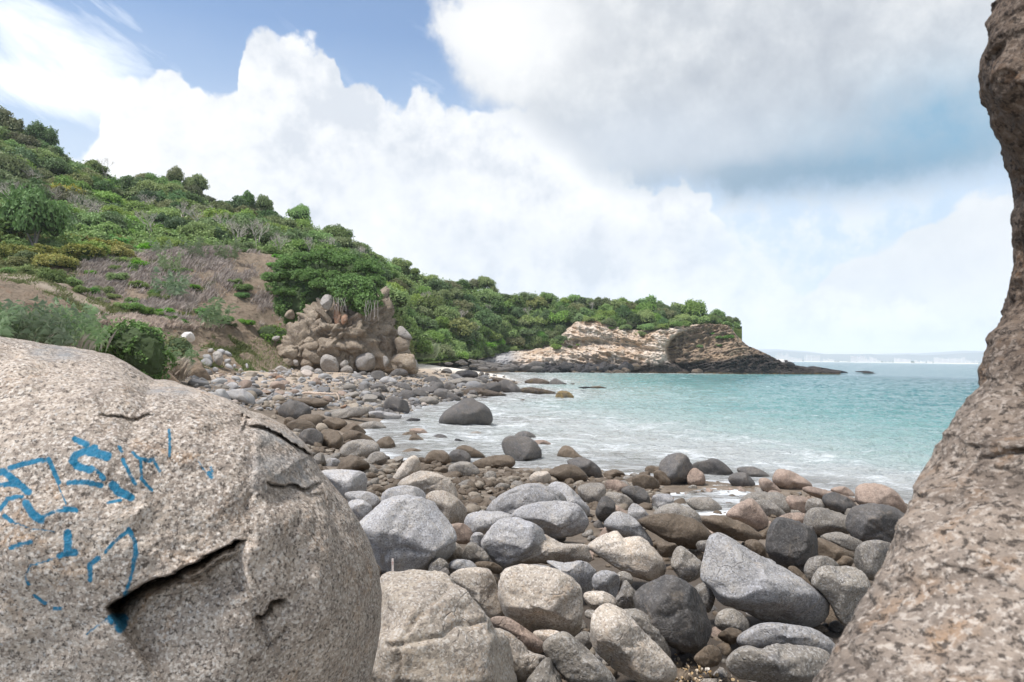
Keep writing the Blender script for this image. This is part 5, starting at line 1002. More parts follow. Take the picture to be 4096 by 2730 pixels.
def drop_cobbles(n, X0, X1, Y0, Y1, r0, r1, keys, lab, grp, zmin=-.05, flat=(.55, .85), zmax=9, name='cobble', tries=12):
    c_ = 0
    for t_ in range(n * tries):
        if c_ >= n: break
        X, Y = q.uniform(X0, X1), q.uniform(Y0, Y1)
        d = hit(X * K, Y * K); dr = ray(X * K, Y * K); x, y = float(dr[0] * d), float(dr[1] * d); z = float(gz(x, y))
        r = r0 * (r1 / r0) ** (q.random() ** 1.6)
        if z < zmin or z > zmax or d > 150 or not free(x, y, r): continue
        placed.append((x, y, r)); k = q.choice(keys)
        o_ = obj(name, q.choice(PR[k]), loc=(x, y, float(glow(x, y)) + r * .25), rot=(q.uniform(-.25, .25), q.uniform(-.25, .25), q.uniform(0, 6.3)), scale=(r * q.uniform(.9, 1.35), r * q.uniform(.75, 1.), r * q.uniform(*flat)))
        col_ = {'cobl': 'pale grey', 'cobd': 'slate grey', 'cobt': 'tan', 'dark': 'near-black', 'brown': 'dark brown', 'grey': 'grey-brown', 'pink': 'reddish'}[k]
        fx = (X - X0) / (X1 - X0); fy = (Y - Y0) / (Y1 - Y0); wh = ('left' if fx < .33 else 'right' if fx > .67 else 'middle') + (', far side' if fy < .45 else ', near side')
        tag(o_, col_ + (' large ' if r > (r0 * r1) ** .5 else ' small ') + lab + ', ' + wh, 'cobble', grp); c_ += 1
drop_cobbles(50, 800, 1240, 858, 935, .45, 1.05, ['cobd', 'dark', 'cobd', 'dark', 'grey'], 'cobble between the rock stack and surf', 'dark cobbles between the rock stack and the surf', zmin=.05)
drop_cobbles(75, 450, 880, 858, 925, .28, .7, ['cobl', 'cobl', 'cobd', 'cobt', 'pink'], 'cobble on beach below the outcrop', 'pale cobbles on the beach below the outcrop')
drop_cobbles(48, 600, 1000, 915, 1010, .2, .6, ['cobd', 'cobt', 'brown', 'grey', 'cobt'], 'cobble on bedrock behind painted boulder', 'grey-brown cobbles on the bedrock', zmin=.1)
drop_cobbles(42, 690, 1420, 1035, 1160, .12, .34, ['brown', 'brown', 'brown', 'grey'], 'stone on the wet shore before the surf', 'small brown rocks on the wet shore', zmin=.0, flat=(.5, .75))
drop_cobbles(18, 1300, 2050, 1090, 1190, .12, .34, ['brown', 'pink', 'grey'], 'stone around the tidal pool', 'small brown rocks around the tidal pool', zmin=-.3, flat=(.5, .75))
drop_cobbles(52, 720, 2050, 1180, 1545, .10, .30, ['brown', 'grey', 'grey', 'pink', 'cobt'], 'stone wedged between foreground boulders', 'smaller stones wedged between the foreground boulders', flat=(.6, .95))
drop_cobbles(5, 1220, 1700, 1460, 1560, .06, .12, ['brown', 'grey'], 'stone in the shell-filled gap', 'small stones in the lower gap', flat=(.5, .8))
for X, Y, r, k, lab in [(748, 851, .42, 'pink', None)]: pass
d = hit(655 * K, 862 * K)
def single_cobble(X, Y, r, mat, lab):
    d = hit(X * K, Y * K); dr = ray(X * K, Y * K); x, y = float(dr[0] * d), float(dr[1] * d)
    tag(obj('cobble', mesh('cobble', *proto_rock(int(X), 4), mat), loc=(x, y, float(gz(x, y)) + r * .45), scale=(r * 1.1, r, r * .8)), lab, 'cobble')
single_cobble(643, 873, .42, RM['orange'], 'single orange cobble among the pale ones below the outcrop')
single_cobble(790, 943, .3, RM['orange'], 'small orange-brown stone near the driftwood branch')
single_cobble(702, 868, .62, RM['rosy'], 'pinkish white cobble on the beach before the two round boulders')
def stone_mass(name, label, n, X0, X1, Y0, Y1, r0, r1, mats, lev=2, zmin=-.1, ysq=1.0, dmax=150, lift=.2, maskf=None):
    v0, f0 = ICO[lev]; Vs, Fs, Ms = [], [], []; off_ = 0; protos = [proto_rock(300 + i, lev, 4)[0] for i in range(8)]
    XX = rng.uniform(X0, X1, n * 2); YY = Y0 + (Y1 - Y0) * rng.random(n * 2) ** ysq; c_ = 0
    dr = ray(XX * K, YY * K)
    for X, Y, d0 in zip(XX, YY, dr):
        if c_ >= n: break
        d = hit(X * K, Y * K); x, y = d0[0] * d, d0[1] * d; z = float(gz(x, y))
        if z < zmin or d > dmax: continue
        z = float(glow(x, y))
        r = r0 * (r1 / r0) ** (rng.random() ** 1.5); a = rng.uniform(0, 6.3); ca, sa = math.cos(a), math.sin(a)
        p_ = protos[rng.integers(8)] * (r * rng.uniform(.9, 1.3), r * rng.uniform(.7, 1), r * rng.uniform(.4, .75))
        p_ = np.stack([p_[:, 0] * ca - p_[:, 1] * sa, p_[:, 0] * sa + p_[:, 1] * ca, p_[:, 2] + p_[:, 0] * rng.uniform(-.3, .3)], 1) + (x, y, z + r * lift)
        Vs.append(p_); Fs.append(f0 + off_); off_ += len(p_); Ms.append(np.full(len(f0), rng.integers(len(mats)))); c_ += 1
    return tag(obj(name, mesh(name, np.concatenate(Vs), np.concatenate(Fs), [RM[k] for k in mats], midx=np.concatenate(Ms))), label, 'pebbles', kind='stuff')
stone_mass('pebbles', 'pale pebbles covering the beach below the outcrop', 2500, 250, 1050, 850, 945, .08, .34, ['cobl', 'cobl', 'cobt', 'cobd', 'rosy'])
stone_mass('pebbles', 'dark cobbles and stones filling the beach near the surf', 1300, 780, 1260, 862, 960, .14, .42, ['cobd', 'dark', 'cobt', 'grey'], zmin=-.02)
stone_mass('pebbles', 'brown stones covering the wet shore among the boulders', 2200, 380, 1500, 985, 1170, .08, .26, ['brown', 'brown', 'brown', 'grey', 'cobt'], zmin=.02, lev=2)
stone_mass('pebbles', 'brown stones between the boulders by the tidal pool', 420, 1300, 2080, 1090, 1260, .06, .20, ['brown', 'pink', 'grey', 'brown'], zmin=-.12)
stone_mass('pebbles', 'dark stones in the gaps of the boulder field', 1000, 350, 2050, 1180, 1568, .05, .17, ['brown', 'grey', 'dark', 'brown'], ysq=.8)
stone_mass('pebbles', 'pinkish broken stones scattered behind the small white beach', 260, 980, 1110, 815, 832, .15, .5, ['rosy', 'rosy', 'cobl'], zmin=.3, dmax=400)
stone_mass('pebbles', 'loose rubble at the foot of the eroded bank', 500, 560, 760, 830, 862, .07, .25, ['cobt', 'rosy', 'cobl'], zmin=.3)
stone_mass('pebbles', 'scattered stones on the upper beach behind the painted boulder', 500, -300, 420, 880, 1250, .10, .35, ['brown', 'grey', 'cobt', 'cobd'])
# shells in the gap
Vs, Fs = [], []; o0 = 0
for k in range(420):
    X, Y = q.gauss(1590, 45), q.gauss(1525, 22)
    if k % 3 == 0: X, Y = q.gauss(1545, 16), q.gauss(1556, 8)
    d = hit(X * K, Y * K); dr = ray(X * K, Y * K); x, y = dr[0] * d, dr[1] * d; r = q.uniform(.008, .028)
    n = 7; aa = np.linspace(0, 2 * math.pi, n + 1)[:-1]; ring = np.stack([np.cos(aa) * r, np.sin(aa) * r * .8, np.zeros(n)], 1); cc = np.array([[0, 0, r * .45]])
    t = np.concatenate([ring, cc]); e1, e2 = q.uniform(-1.2, 1.2), q.uniform(-1.2, 1.2)
    M_ = np.array(Matrix.Rotation(e1, 3, 'X') @ Matrix.Rotation(e2, 3, 'Y') @ Matrix.Rotation(q.uniform(0, 6), 3, 'Z'))
    Vs.append(t @ M_.T + (x, y, float(glow(x, y)) + q.uniform(.02, .10))); Fs.append(np.array([[i, (i + 1) % n, n] for i in range(n)]) + o0); o0 += n + 1
m, g, b, o = newmat('shell'); ge = g.n('ShaderNodeNewGeometry')
g.nt.links.new(g.ramp(ge.outputs['Random Per Island'], [(0, (.30, .18, .06)), (.4, (.38, .27, .15)), (.8, (.45, .37, .28)), (1, (.6, .56, .5))]), b.inputs['Base Color'])
tag(obj('shells', mesh('shells', np.concatenate(Vs), np.concatenate(Fs), m, smooth=False)), 'broken golden shells heaped between the boulders at the bottom', 'shells', kind='stuff')
# small beach of white sand by the far ledge
def simple(name, col, rough=.9, tr=0, bumpsc=None, noise_=None):
    m, g, b, o = newmat(name); b.inputs['Base Color'].default_value = (*col, 1); b.inputs['Roughness'].default_value = rough
    if noise_:
        co = g.n('ShaderNodeTexCoord').outputs['Object']; n = g.noise(co, noise_[0], 6, .65)
        g.nt.links.new(g.mix(g.mr(n, .35, .65), col, noise_[1]), b.inputs['Base Color']); bump(g, b, n, noise_[2])
    return m
# ------------------------------------------------------------------ litter, driftwood, stick
def tube(pts, rads, n=7):
    pts = np.asarray(pts, float); V, F = [], []
    for i, p in enumerate(pts):
        t = pts[min(i + 1, len(pts) - 1)] - pts[max(i - 1, 0)]; t = t / (np.linalg.norm(t) + 1e-9)
        a = np.cross(t, (0, 0, 1.)) if abs(t[2]) < .9 else np.cross(t, (1., 0, 0)); a /= np.linalg.norm(a); b_ = np.cross(t, a)
        for k in range(n):
            w_ = 2 * math.pi * k / n; V.append(p + rads[i] * (math.cos(w_) * a + math.sin(w_) * b_))
    for i in range(len(pts) - 1):
        for k in range(n): F.append((i * n + k, i * n + (k + 1) % n, (i + 1) * n + (k + 1) % n, (i + 1) * n + k))
    return np.array(V), np.array(F)
def join(parts):
    V, F, o0 = [], [], 0
    for v, f in parts: V.append(v); F.append(f + o0); o0 += len(v)
    return np.concatenate(V), np.concatenate(F)
wood = simple('driftwood', (.52, .38, .28), .8, noise_=(9, (.68, .56, .45), .01))
dd = hit(1250, 1590)
dp_ = lambda X, Y, up: CAMP + ray(900 + X * .595, 1000 + Y * .595) * (dd + up)
root = obj('driftwood_branch', None, loc=tuple(dp_(500, 970, 0))); tag(root, 'bleached forked driftwood branch lying on the cobble beach', 'driftwood')
rl = np.array(root.location)
def wpart(name, pts, r): v, f = tube(pts, r); obj(name, mesh(name, v - rl, f, wood), root)
wpart('branch', [dp_(500, 972, 0), dp_(540, 960, 0), dp_(600, 962, .0), (dp_(660, 966, 0)), dp_(715, 968, 0), dp_(752, 966, 0)], [.05, .08, .09, .08, .07, .06])
wpart('twig', [dp_(750, 966, 0), dp_(762, 985, -.1), dp_(766, 1010, -.2)], [.06, .055, .04]); wpart('twig', [dp_(555, 957, 0), dp_(610, 970, -.1), dp_(650, 975, -.1)], [.05, .04, .02])
d_ = hit(1100 + 655 * .7205, 1600 + 985 * .7205)
a_, b_ = CAMP + ray(1100 + 654.5 * .7205, 1600 + 990 * .7205) * d_, CAMP + ray(1100 + 653 * .7205, 1600 + 882 * .7205) * (d_ + .02)
ax = (b_ - a_); rt = MC[:, 0]; w0 = .016
fwd = np.cross(ax / np.linalg.norm(ax), rt)
def slab(a, b, hw, th):
    v = [p + sx_ * hw * rt + sy_ * th * fwd for p in (a, b) for sx_, sy_ in ((-1, -1), (1, -1), (1, 1), (-1, 1))]
    return np.array(v), np.array([(0, 1, 2, 3), (7, 6, 5, 4), (0, 4, 5, 1), (1, 5, 6, 2), (2, 6, 7, 3), (3, 7, 4, 0)])
st_ = obj('stick', None, loc=tuple(a_)); tag(st_, 'flat white stick with faint red marks standing upright before the egg-shaped boulder', 'stick')
v, f = slab(a_, b_, w0, .005); obj('stick_body', mesh('stick_body', v - a_, f, simple('whitewashed_wood', (.74, .66, .60), .7, noise_=(60, (.62, .52, .45), .001)), smooth=False), st_)
redm = simple('faded_red_print', (.55, .28, .24), .8)
for y0, y1, hw in ((900, 903, .012), (906, 908, .010), (912, 914, .008)):
    t0, t1 = (990 - y1) / 108, (990 - y0) / 108; v, f = slab(a_ + ax * t0 - fwd * .0055 * np.sign(fwd @ ray(2048., 1365.)), a_ + ax * t1 - fwd * .0055 * np.sign(fwd @ ray(2048., 1365.)), hw, .001)
    obj('red_mark', mesh('red_mark', v - a_, f, redm, smooth=False), st_)
d_ = hit(1100 + 1255 * .7205, 1600 + 830 * .7205) - .1
cx_ = CAMP + ray(1100 + 1255 * .7205, 1600 + 777 * .7205) * (d_ - .05)
v, f = ICO[3]; v = v * (.040, .026, .022) * (1 + .25 * fbm(v * 2, 3, 9))[:, None]
lit = obj('crumpled_wrapper', mesh('crumpled_wrapper', v, f, simple('white_plastic', (.78, .82, .86), .4)), loc=tuple(cx_)); tag(lit, 'crumpled white plastic wrapper with a blue spot between two boulders', 'litter')
v, f = ICO[2]; obj('blue_print', mesh('blue_print', v * (.014, .012, .016) + (-.012, -.018, 0), f, simple('blue_print', (.05, .25, .6), .5)), lit)
# ------------------------------------------------------------------ plants
def leafmat(name, cols, trans=.25):
    m, g, b, o = newmat(name); ge = g.n('ShaderNodeNewGeometry'); oi = g.n('ShaderNodeObjectInfo').outputs['Random']
    co = g.n('ShaderNodeTexCoord').outputs['Object']
    r = g.m('FRACT', g.m('ADD', g.m('ADD', g.m('MULTIPLY', ge.outputs['Random Per Island'], .55), g.m('MULTIPLY', g.noise(co, 1.6, 3, .6), .75)), 0.0))
    c1 = g.ramp(r, [(i / (len(cols) - 1), c) for i, c in enumerate(cols)])
    hs = g.n('ShaderNodeHueSaturation'); g.set(hs.inputs['Color'], c1); g.set(hs.inputs['Hue'], g.m('ADD', .475, g.m('MULTIPLY', oi, .045))); g.set(hs.inputs['Value'], g.m('ADD', .98, g.m('MULTIPLY', g.m('FRACT', g.m('MULTIPLY', oi, 7.3)), .75)))
    g.set(hs.inputs['Saturation'], g.m('ADD', .75, g.m('MULTIPLY', g.m('FRACT', g.m('MULTIPLY', oi, 3.7)), .35)))
    g.nt.links.new(hs.outputs[0], b.inputs['Base Color']); b.inputs['Roughness'].default_value = .65; b.inputs['Specular IOR Level'].default_value = .25
    t = g.n('ShaderNodeBsdfTranslucent'); g.nt.links.new(hs.outputs[0], t.inputs[0]); x = g.n('ShaderNodeMixShader'); x.inputs[0].default_value = trans
    g.nt.links.new(b.outputs[0], x.inputs[1]); g.nt.links.new(t.outputs[0], x.inputs[2]); g.nt.links.new(x.outputs[0], o.inputs[0])
    return m
LM = {'green': leafmat('tree_leaves', [(.085, .145, .034), (.14, .215, .055), (.21, .285, .085), (.11, .18, .05)]),
      'dark': leafmat('dark_tree_leaves', [(.055, .105, .03), (.085, .145, .045), (.12, .18, .065)]),
      'yellow': leafmat('yellow_green_leaves', [(.13, .17, .035), (.20, .22, .05), (.28, .25, .065), (.11, .15, .035)]),
      'bright': leafmat('bright_vine_leaves', [(.075, .19, .024), (.11, .25, .034), (.16, .31, .05), (.065, .15, .024)]),
      'olive': leafmat('olive_leaves', [(.11, .135, .05), (.16, .18, .07), (.2, .215, .10)]),
      'reed': leafmat('reed_leaves', [(.10, .17, .07), (.16, .23, .11), (.24, .31, .16), (.31, .35, .22)]),
      'dry': leafmat('dry_grass_blades', [(.25, .195, .17), (.36, .29, .24), (.44, .37, .29), (.18, .14, .125)], .15),
      'grass': leafmat('green_grass_blades', [(.08, .12, .03), (.13, .17, .045), (.2, .2, .07)], .2)}
LM['vine'] = leafmat('vine_thicket_leaves', [(.075, .17, .03), (.12, .235, .045), (.18, .31, .065), (.06, .135, .03)])
for x_ in LM['vine'].node_tree.nodes:
    if x_.type == 'HUE_SAT':
        for l_ in list(LM['vine'].node_tree.links):
            if l_.to_node == x_ and l_.to_socket.name in ('Hue', 'Value', 'Saturation'): LM['vine'].node_tree.links.remove(l_)
        x_.inputs['Hue'].default_value = .5; x_.inputs['Value'].default_value = 1.05; x_.inputs['Saturation'].default_value = .88
bark = simple('bark', (.22, .19, .165), .9, noise_=(5, (.34, .31, .28), .02)); deadw = simple('dead_branches', (.44, .38, .34), .9, noise_=(6, (.6, .54, .48), .01)); dcore = simple('core_occluder', (.05, .075, .025), .95)  # dcore: dark cores added inside the foliage to stop light leaking through
def leaves(P, N, size, r_, elong=1.5, jitter=.9):
    """small pointed leaf-clump faces at P facing roughly N"""
    n = len(P); d = N + r_.normal(size=(n, 3)) * jitter; d /= np.linalg.norm(d, axis=1)[:, None]
    a = np.cross(d, r_.normal(size=(n, 3))); a /= np.linalg.norm(a, axis=1)[:, None]; b_ = np.cross(d, a)
    s = (size * r_.uniform(.6, 1.4, n))[:, None]
    V = np.stack([P - a * s * elong * .5, P + b_ * s * .42 + d * s * .12, P + a * s * elong * .5, P - b_ * s * .42 + d * s * .12], 1).reshape(-1, 3)
    i = np.arange(n)[:, None] * 4
    return V, np.concatenate([i + [0, 1, 2], i + [0, 2, 3]])
def crown_mesh(name, seed, mat, nl=18, count=4200, flat=.95, size=.068, spread=.66, base=.36):
    r_ = np.random.default_rng(seed); cs, rs = [], []
    for k in range(nl):
        a = r_.uniform(0, 6.28); q_ = math.sqrt(r_.random()) * spread; cs.append((math.cos(a) * q_, math.sin(a) * q_, base + r_.uniform(.0, .55) * flat * (1.25 - q_))); rs.append(r_.uniform(.19, .38))
    cs, rs = np.array(cs), np.array(rs); pr = rs ** 2 / (rs ** 2).sum(); k = r_.choice(nl, count, p=pr)
    d = r_.normal(size=(count, 3)); d /= np.linalg.norm(d, axis=1)[:, None]; d[:, 2] = np.where(d[:, 2] < -.45, -d[:, 2], d[:, 2])
    rr = rs[k] * r_.uniform(.6, 1.18, count) * (1 + .25 * fbm(d * 2.2 + cs[k] * 5, 2, seed))
    P = cs[k] + d * rr[:, None] * (1, 1, .85)
    V, F = leaves(P, d + (0, 0, .35), size, r_)
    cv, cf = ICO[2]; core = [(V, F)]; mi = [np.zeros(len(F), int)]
    for c_, r0 in zip(cs, rs): core.append((c_ + cv * r0 * .62 * (1, 1, .85), cf)); mi.append(np.ones(len(cf), int))  # added filler sphere in each lobe, blocks light
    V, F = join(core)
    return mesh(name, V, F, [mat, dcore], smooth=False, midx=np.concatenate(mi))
def trunk_mesh(seed, h_=.55, lean=.15, n=3):
    r_ = random.Random(seed); parts = []
    for k in range(n):
        a = 6.28 * k / n + r_.uniform(-.5, .5); e = r_.uniform(.2, .45)
        p0 = np.array([0, 0, -.25]); p1 = np.array([.03 * math.cos(a), .03 * math.sin(a), .12]); p2 = np.array([e * .5 * math.cos(a), e * .5 * math.sin(a), h_ * .55]); p3 = np.array([e * math.cos(a), e * math.sin(a), h_])
        parts.append(tube([p0, p1, p2, p3], [.05, .04, .028, .014], 6))
    return mesh('trunk', *join(parts), bark)
def dead_parts(seed, depth=5, L0=.34, spread=.65, r0=.022):
    r_ = random.Random(seed); out = []
    def grow(p, d, L, r, lv):
        q_ = p + d * L * .5 + np.array([r_.gauss(0, .05) for _ in range(3)]) * L; e = p + d * L
        out.append(tube([p, q_, e], [r, r * .85, r * .66], 5 if lv > 2 else 3))
        if lv == 0: return
        for _ in range(3 if lv > 1 and r_.random() < .6 else 2):
            n = d + np.array([r_.gauss(0, spread), r_.gauss(0, spread), abs(r_.gauss(0, .25))]); n /= np.linalg.norm(n)
            grow(e, n, L * r_.uniform(.62, .85), r * .64, lv - 1)
    for k in range(2):
        grow(np.array([0, 0, -.1]), np.array([r_.uniform(-.3, .3), r_.uniform(-.3, .3), 1.]), L0, r0, depth)
    return join(out)
CROWN = {k: [crown_mesh('crown', 40 + i * 9 + j, LM[k]) for i in range(n)] for j, (k, n) in enumerate((('green', 6), ('dark', 3), ('yellow', 2), ('olive', 3), ('bright', 2)))}
CROWN_V = [crown_mesh('crown', 140 + i, LM['vine']) for i in range(3)]
TRUNK = [trunk_mesh(i) for i in range(4)]
DEAD = [mesh('branches', *dead_parts(60 + i), deadw) for i in range(6)]
t_ = random.Random(3)
def tree(P, s, kind, lab, grp=None, name='tree', cat='tree', hs=1.0, trunk=True, sink=.24):
    if trunk:
        r = obj(name, None, loc=(P[0], P[1], P[2] - sink * s)); r.rotation_euler[2] = t_.uniform(0, 6.28); r.scale = (s, s * t_.uniform(.85, 1.1), s * hs)
        obj('crown', t_.choice(CROWN[kind]), r); obj('trunk', t_.choice(TRUNK), r)
    else:
        r = obj(name, t_.choice(CROWN[kind]), loc=(P[0], P[1], P[2] - .32 * s * hs), rot=(0, 0, t_.uniform(0, 6.28)), scale=(s, s * t_.uniform(.85, 1.15), s * hs))
    return tag(r, lab, cat, grp)
# forest: candidates over the hill, thinned by screen distance
def scatter(n, Xr, Sr, gap, cond=None):
    out = []; tries = 0
    while len(out) < n and tries < n * 60:
        tries += 1; X = t_.uniform(*Xr); s_ = t_.uniform(*Sr); P = hill(X, s_); x, y = proj(P)
        if cond and not cond(x, y, s_): continue
        if all((x - a) ** 2 + ((y - b_) * 1.6) ** 2 > gap ** 2 for a, b_, _, _ in out): out.append((float(x), float(y), P, s_))
    return out
nt_c = 0
zones = [
 (160, (-60, 880), (4.15, 6.15), 24, 4.7, 'green', 'leafy tree on the slope above the dry grassy bank', 'trees on the left hillside'),
 (78, (880, 1290), (1.0, 6.15), 24, 4.7, 'green', 'dense green tree on the wooded slope behind the rock stack', 'trees on the wooded slope behind the rock stack'),
 (50, (1290, 1690), (2.6, 6.2), 18, 4.1, 'green', 'round green tree on top of the headland cliff', 'trees on top of the headland cliff')]
for n, Xr, Sr, gap, size, kd, lab, grp in zones:
    for x, y, P, s_ in scatter(n, Xr, Sr, gap):
        if Xr[1] == 1290 and y > 812 and x > 1130: continue
        k = t_.choices(['green', 'dark', 'olive', 'yellow' if x < 300 else 'green'], [6, 2.2, 2, .6])[0]
        sz = size * t_.uniform(.7, 1.25) * (.8 if s_ < 2.2 else 1)
        if x > 1600: sz *= .8
        tone = {'green': 'mid-green', 'dark': 'dark green', 'olive': 'grey-green', 'yellow': 'yellowish green'}[k]; low, high = {(-60, 880): (4.8, 5.6), (880, 1290): (2.6, 4.6), (1290, 1690): (4, 5.3)}[Xr]
        lab = tone + (' tree low' if s_ < low else ' tree near the skyline' if s_ > high else ' tree halfway up') + {(-60, 880): ' on the left hillside, ', (880, 1290): ' on the wooded slope behind the rock stack, ', (1290, 1690): ' above the headland cliff, '}[Xr] + (('left third' if x < 280 else 'middle third' if x < 580 else 'right third') if Xr[0] == -60 else ('left part' if x < (Xr[0] + Xr[1]) / 2 else 'right part'))
        tree(P, sz, k, lab, grp, hs=t_.uniform(.8, 1.15) * (1.15 if x > 1290 else 1)); nt_c += 1
for x, y, P, s_ in scatter(26, (1040, 1292), (.5, 2.4), 16):
    tree(P, t_.uniform(2.2, 3.4), t_.choice(['green', 'bright', 'dark']), ('round shrub at the lower edge of the wooded slope, ' + ('left third' if x < 1125 else 'middle third' if x < 1210 else 'right third') + (', higher' if y < 785 else ', lower')), 'shrubs at the lower edge of the wooded slope', name='shrub', cat='shrub', trunk=False, hs=t_.uniform(.9, 1.2))
# trees that stand out on the skyline (traced X, Y of the top)
for X, s_, sz, kd, hs, lab in [(95, 6.0, 4.6, 'dark', 1.5, 'tall dark tree standing above the skyline at the far left'), (20, 6.0, 5.2, 'olive', 1.5, 'big pale green tree on the skyline at the left edge'),
    (445, 6.0, 4.6, 'green', 1.5, 'broad flat-topped tree on the skyline above the left hillside'), (400, 6.0, 3.2, 'olive', 1.9, 'thin airy tree on the skyline left of the flat-topped tree'),
    (560, 6.0, 4.0, 'dark', 1.6, 'dark tree on the skyline, left of a pair'), (606, 6.0, 3.3, 'green', 2.0, 'rounder upright tree on the skyline, right of a pair'), (690, 6.0, 4.5, 'green', 1.3, 'broad tree on the skyline right of the skyline pair'),
    (1115, 6.0, 4.4, 'green', 1.2, 'tall tree where the skyline dips towards the headland'), (1650, 5.6, 3.2, 'green', 1.1, 'last leafy tree at the seaward end of the cliff top')]:
    tree(hill(X, s_), sz, kd, lab, hs=hs, sink=0)
vt = tree(hill(78, 3.95), 4.6, 'bright', 'vine-draped tree with bare trunks at the edge of the left slope', hs=1.8, sink=0)
# shrubs
for n, Xr, Sr, gap, size, kd, lab, grp in [
 (34, (-40, 300), (3.0, 4.15), 24, 2.6, 'yellow', 'yellow-green shrub at the foot of the left wooded slope', 'yellow-green shrubs below the wooded slope'),
 (26, (100, 420), (3.5, 4.4), 24, 2.2, 'bright', 'green shrub between the yellow shrubs and the trees', 'green shrubs at the wood edge'),
 (18, (0, 330), (1.8, 3.1), 22, 1.4, 'green', 'low green shrub beside the pale dirt track', 'green shrubs beside the dirt track'),
 (20, (560, 900), (3.6, 4.4), 22, 2.2, 'green', 'shrub along the top edge of the bare slope', 'shrubs along the top of the bare slope'),
 (44, (200, 650), (1.8, 3.8), 20, 1.2, 'bright', 'small green bush in the dead grass of the bank', 'small bushes in the dead grass')]:
    for x, y, P, s_ in scatter(n, Xr, Sr, gap):
        fx = (x - Xr[0]) / (Xr[1] - Xr[0]); sz_ = size * t_.uniform(.6, 1.25)
        tree(P, sz_, t_.choice([kd, kd, 'green']), ('larger ' if sz_ > size * .92 else 'smaller ') + lab + (', left end' if fx < .25 else ', left of middle' if fx < .5 else ', right of middle' if fx < .75 else ', right end'), grp, name='shrub', cat='shrub', trunk=False, hs=t_.uniform(.75, 1.1))
# dead and bare trees
for i, (X, s_, sz, lab) in enumerate([(245, 6.0, 5.5, 'bare dead tree with spreading twigs on the left skyline'), (180, 4.6, 5.5, 'pale bare tree leaning on the left slope'), (60, 5.2, 5.0, 'grey leafless tree high on the left slope'), (545, 4.1, 4.6, 'bare grey tree above the bare slope, left of two'),
    (592, 4.05, 5.4, 'tall bare grey tree above the bare slope, right of two'), (640, 4.0, 4.0, 'spreading leafless brown tree right of the two bare trees'), (710, 4.1, 4.0, 'leafless brown tree above the vine thicket'), (420, 4.7, 4.6, 'bare twisted tree in the middle of the left slope'),
    (350, 4.3, 4.6, 'thin pale-trunked tree at the foot of the left slope'), (130, 4.9, 4.6, 'leafless tree among green crowns near the left edge'), (480, 5.2, 4.0, 'grey leafless crown below the skyline in the middle of the slope'), (280, 4.4, 3.4, 'small bare tree at the wood edge above the yellow shrubs')]):
    P = hill(X, s_); o_ = obj('bare_tree', DEAD[i % 6], loc=tuple(P), rot=(0, 0, i * 1.3), scale=(sz * .95, sz * .95, sz * 1.2)); tag(o_, lab, 'bare tree')
for i, (X, s_, sz) in enumerate([(1215, 4, 3.4), (1060, 3.4, 3.4), (1130, 4.2, 3.2), (980, 4.6, 3.4), (1360, 4.4, 3), (830, 4.6, 3.6), (520, 4.3, 4), (330, 5.0, 4.4), (230, 4.5, 4.2), (30, 4.6, 4.4), (680, 4.5, 3.6), (760, 4.4, 3.6), (1180, 3.0, 3), (1090, 2.4, 3), (460, 4.5, 4)]):
    P = hill(X, s_); P[2] += 1.8; tag(obj('bare_tree', DEAD[i % 6], loc=tuple(P), rot=(0, 0, i * 2.1), scale=(sz, sz, sz)), ('leafless grey branches poking out of the slope behind the rock stack' if X > 900 else 'leafless pale tree standing among the trees of the left hillside'), 'bare tree', 'leafless trees in the wooded slopes')
# undergrowth: one mass of leaves over the wooded ground
def undergrowth():
    r_ = np.random.default_rng(77); n = 1
    def gen(n, X0, X1, s0, s1, h_):
        X = r_.uniform(X0, X1, n); s_ = r_.uniform(s0, s1, n); P = hill(X, s_); x, y = proj(P)
        P = P[~((y > 815) & (x > 1120))]
        P[:, 2] += (fbm(P * .5, 3, 55) + .6) * h_ * r_.uniform(.2, 1, len(P)); return P
    P = np.concatenate([gen(76000, -80, 900, 3.95, 6.3, 2.6), gen(52000, 890, 1300, .4, 6.3, 2.4), gen(24000, 1290, 1700, 3.4, 6.2, 2.0), gen(9000, -40, 330, 3.1, 4.1, .8)])
    V, F = leaves(P, np.tile([0, -.3, 1.], (len(P), 1)), .34, r_)
    return tag(obj('undergrowth', mesh('undergrowth', V, F, LM['green'], smooth=False)), 'dense green undergrowth between the trees on the slopes', 'undergrowth', kind='stuff')
undergrowth()
def grass_mass(name, lab, P, mat, h0, h1, r_, w_=.02, lean=(.35, -.1)):
    n = len(P); hgt = r_.uniform(h0, h1, n); a = r_.uniform(0, 6.28, n); side = np.stack([np.cos(a), np.sin(a), 0 * a], 1) * (w_ * r_.uniform(.6, 1.5, n))[:, None]
    ln = np.stack([lean[0] + r_.normal(0, .3, n), lean[1] + r_.normal(0, .3, n), np.zeros(n)], 1) * hgt[:, None]
    up = np.array([0, 0, 1.]) * hgt[:, None]
    V = np.stack([P - side, P + side, P + up * .6 + ln * .35 + side * .6, P + up * .95 + ln], 1).reshape(-1, 3); i = np.arange(n)[:, None] * 4
    return tag(obj(name, mesh(name, V, np.concatenate([i + [0, 1, 2], i + [0, 2, 3]]), mat, smooth=False)), lab, 'grass', kind='stuff')
def hsamp(n, X0, X1, s0, s1, field=None, thr=.5, r_=None):
    X = r_.uniform(X0, X1, n); s_ = r_.uniform(s0, s1, n); P = hill(X, s_)
    if field is not None:
        i = np.clip(np.searchsorted(hx, X), 0, len(hx) - 1); j = np.clip(np.searchsorted(ss, s_), 0, len(ss) - 1)
        k = field[i, j] + .35 * fbm(P * .9, 2, 91) > thr * r_.uniform(.6, 1.2, n); P = P[k]
    return P
r9 = np.random.default_rng(9)
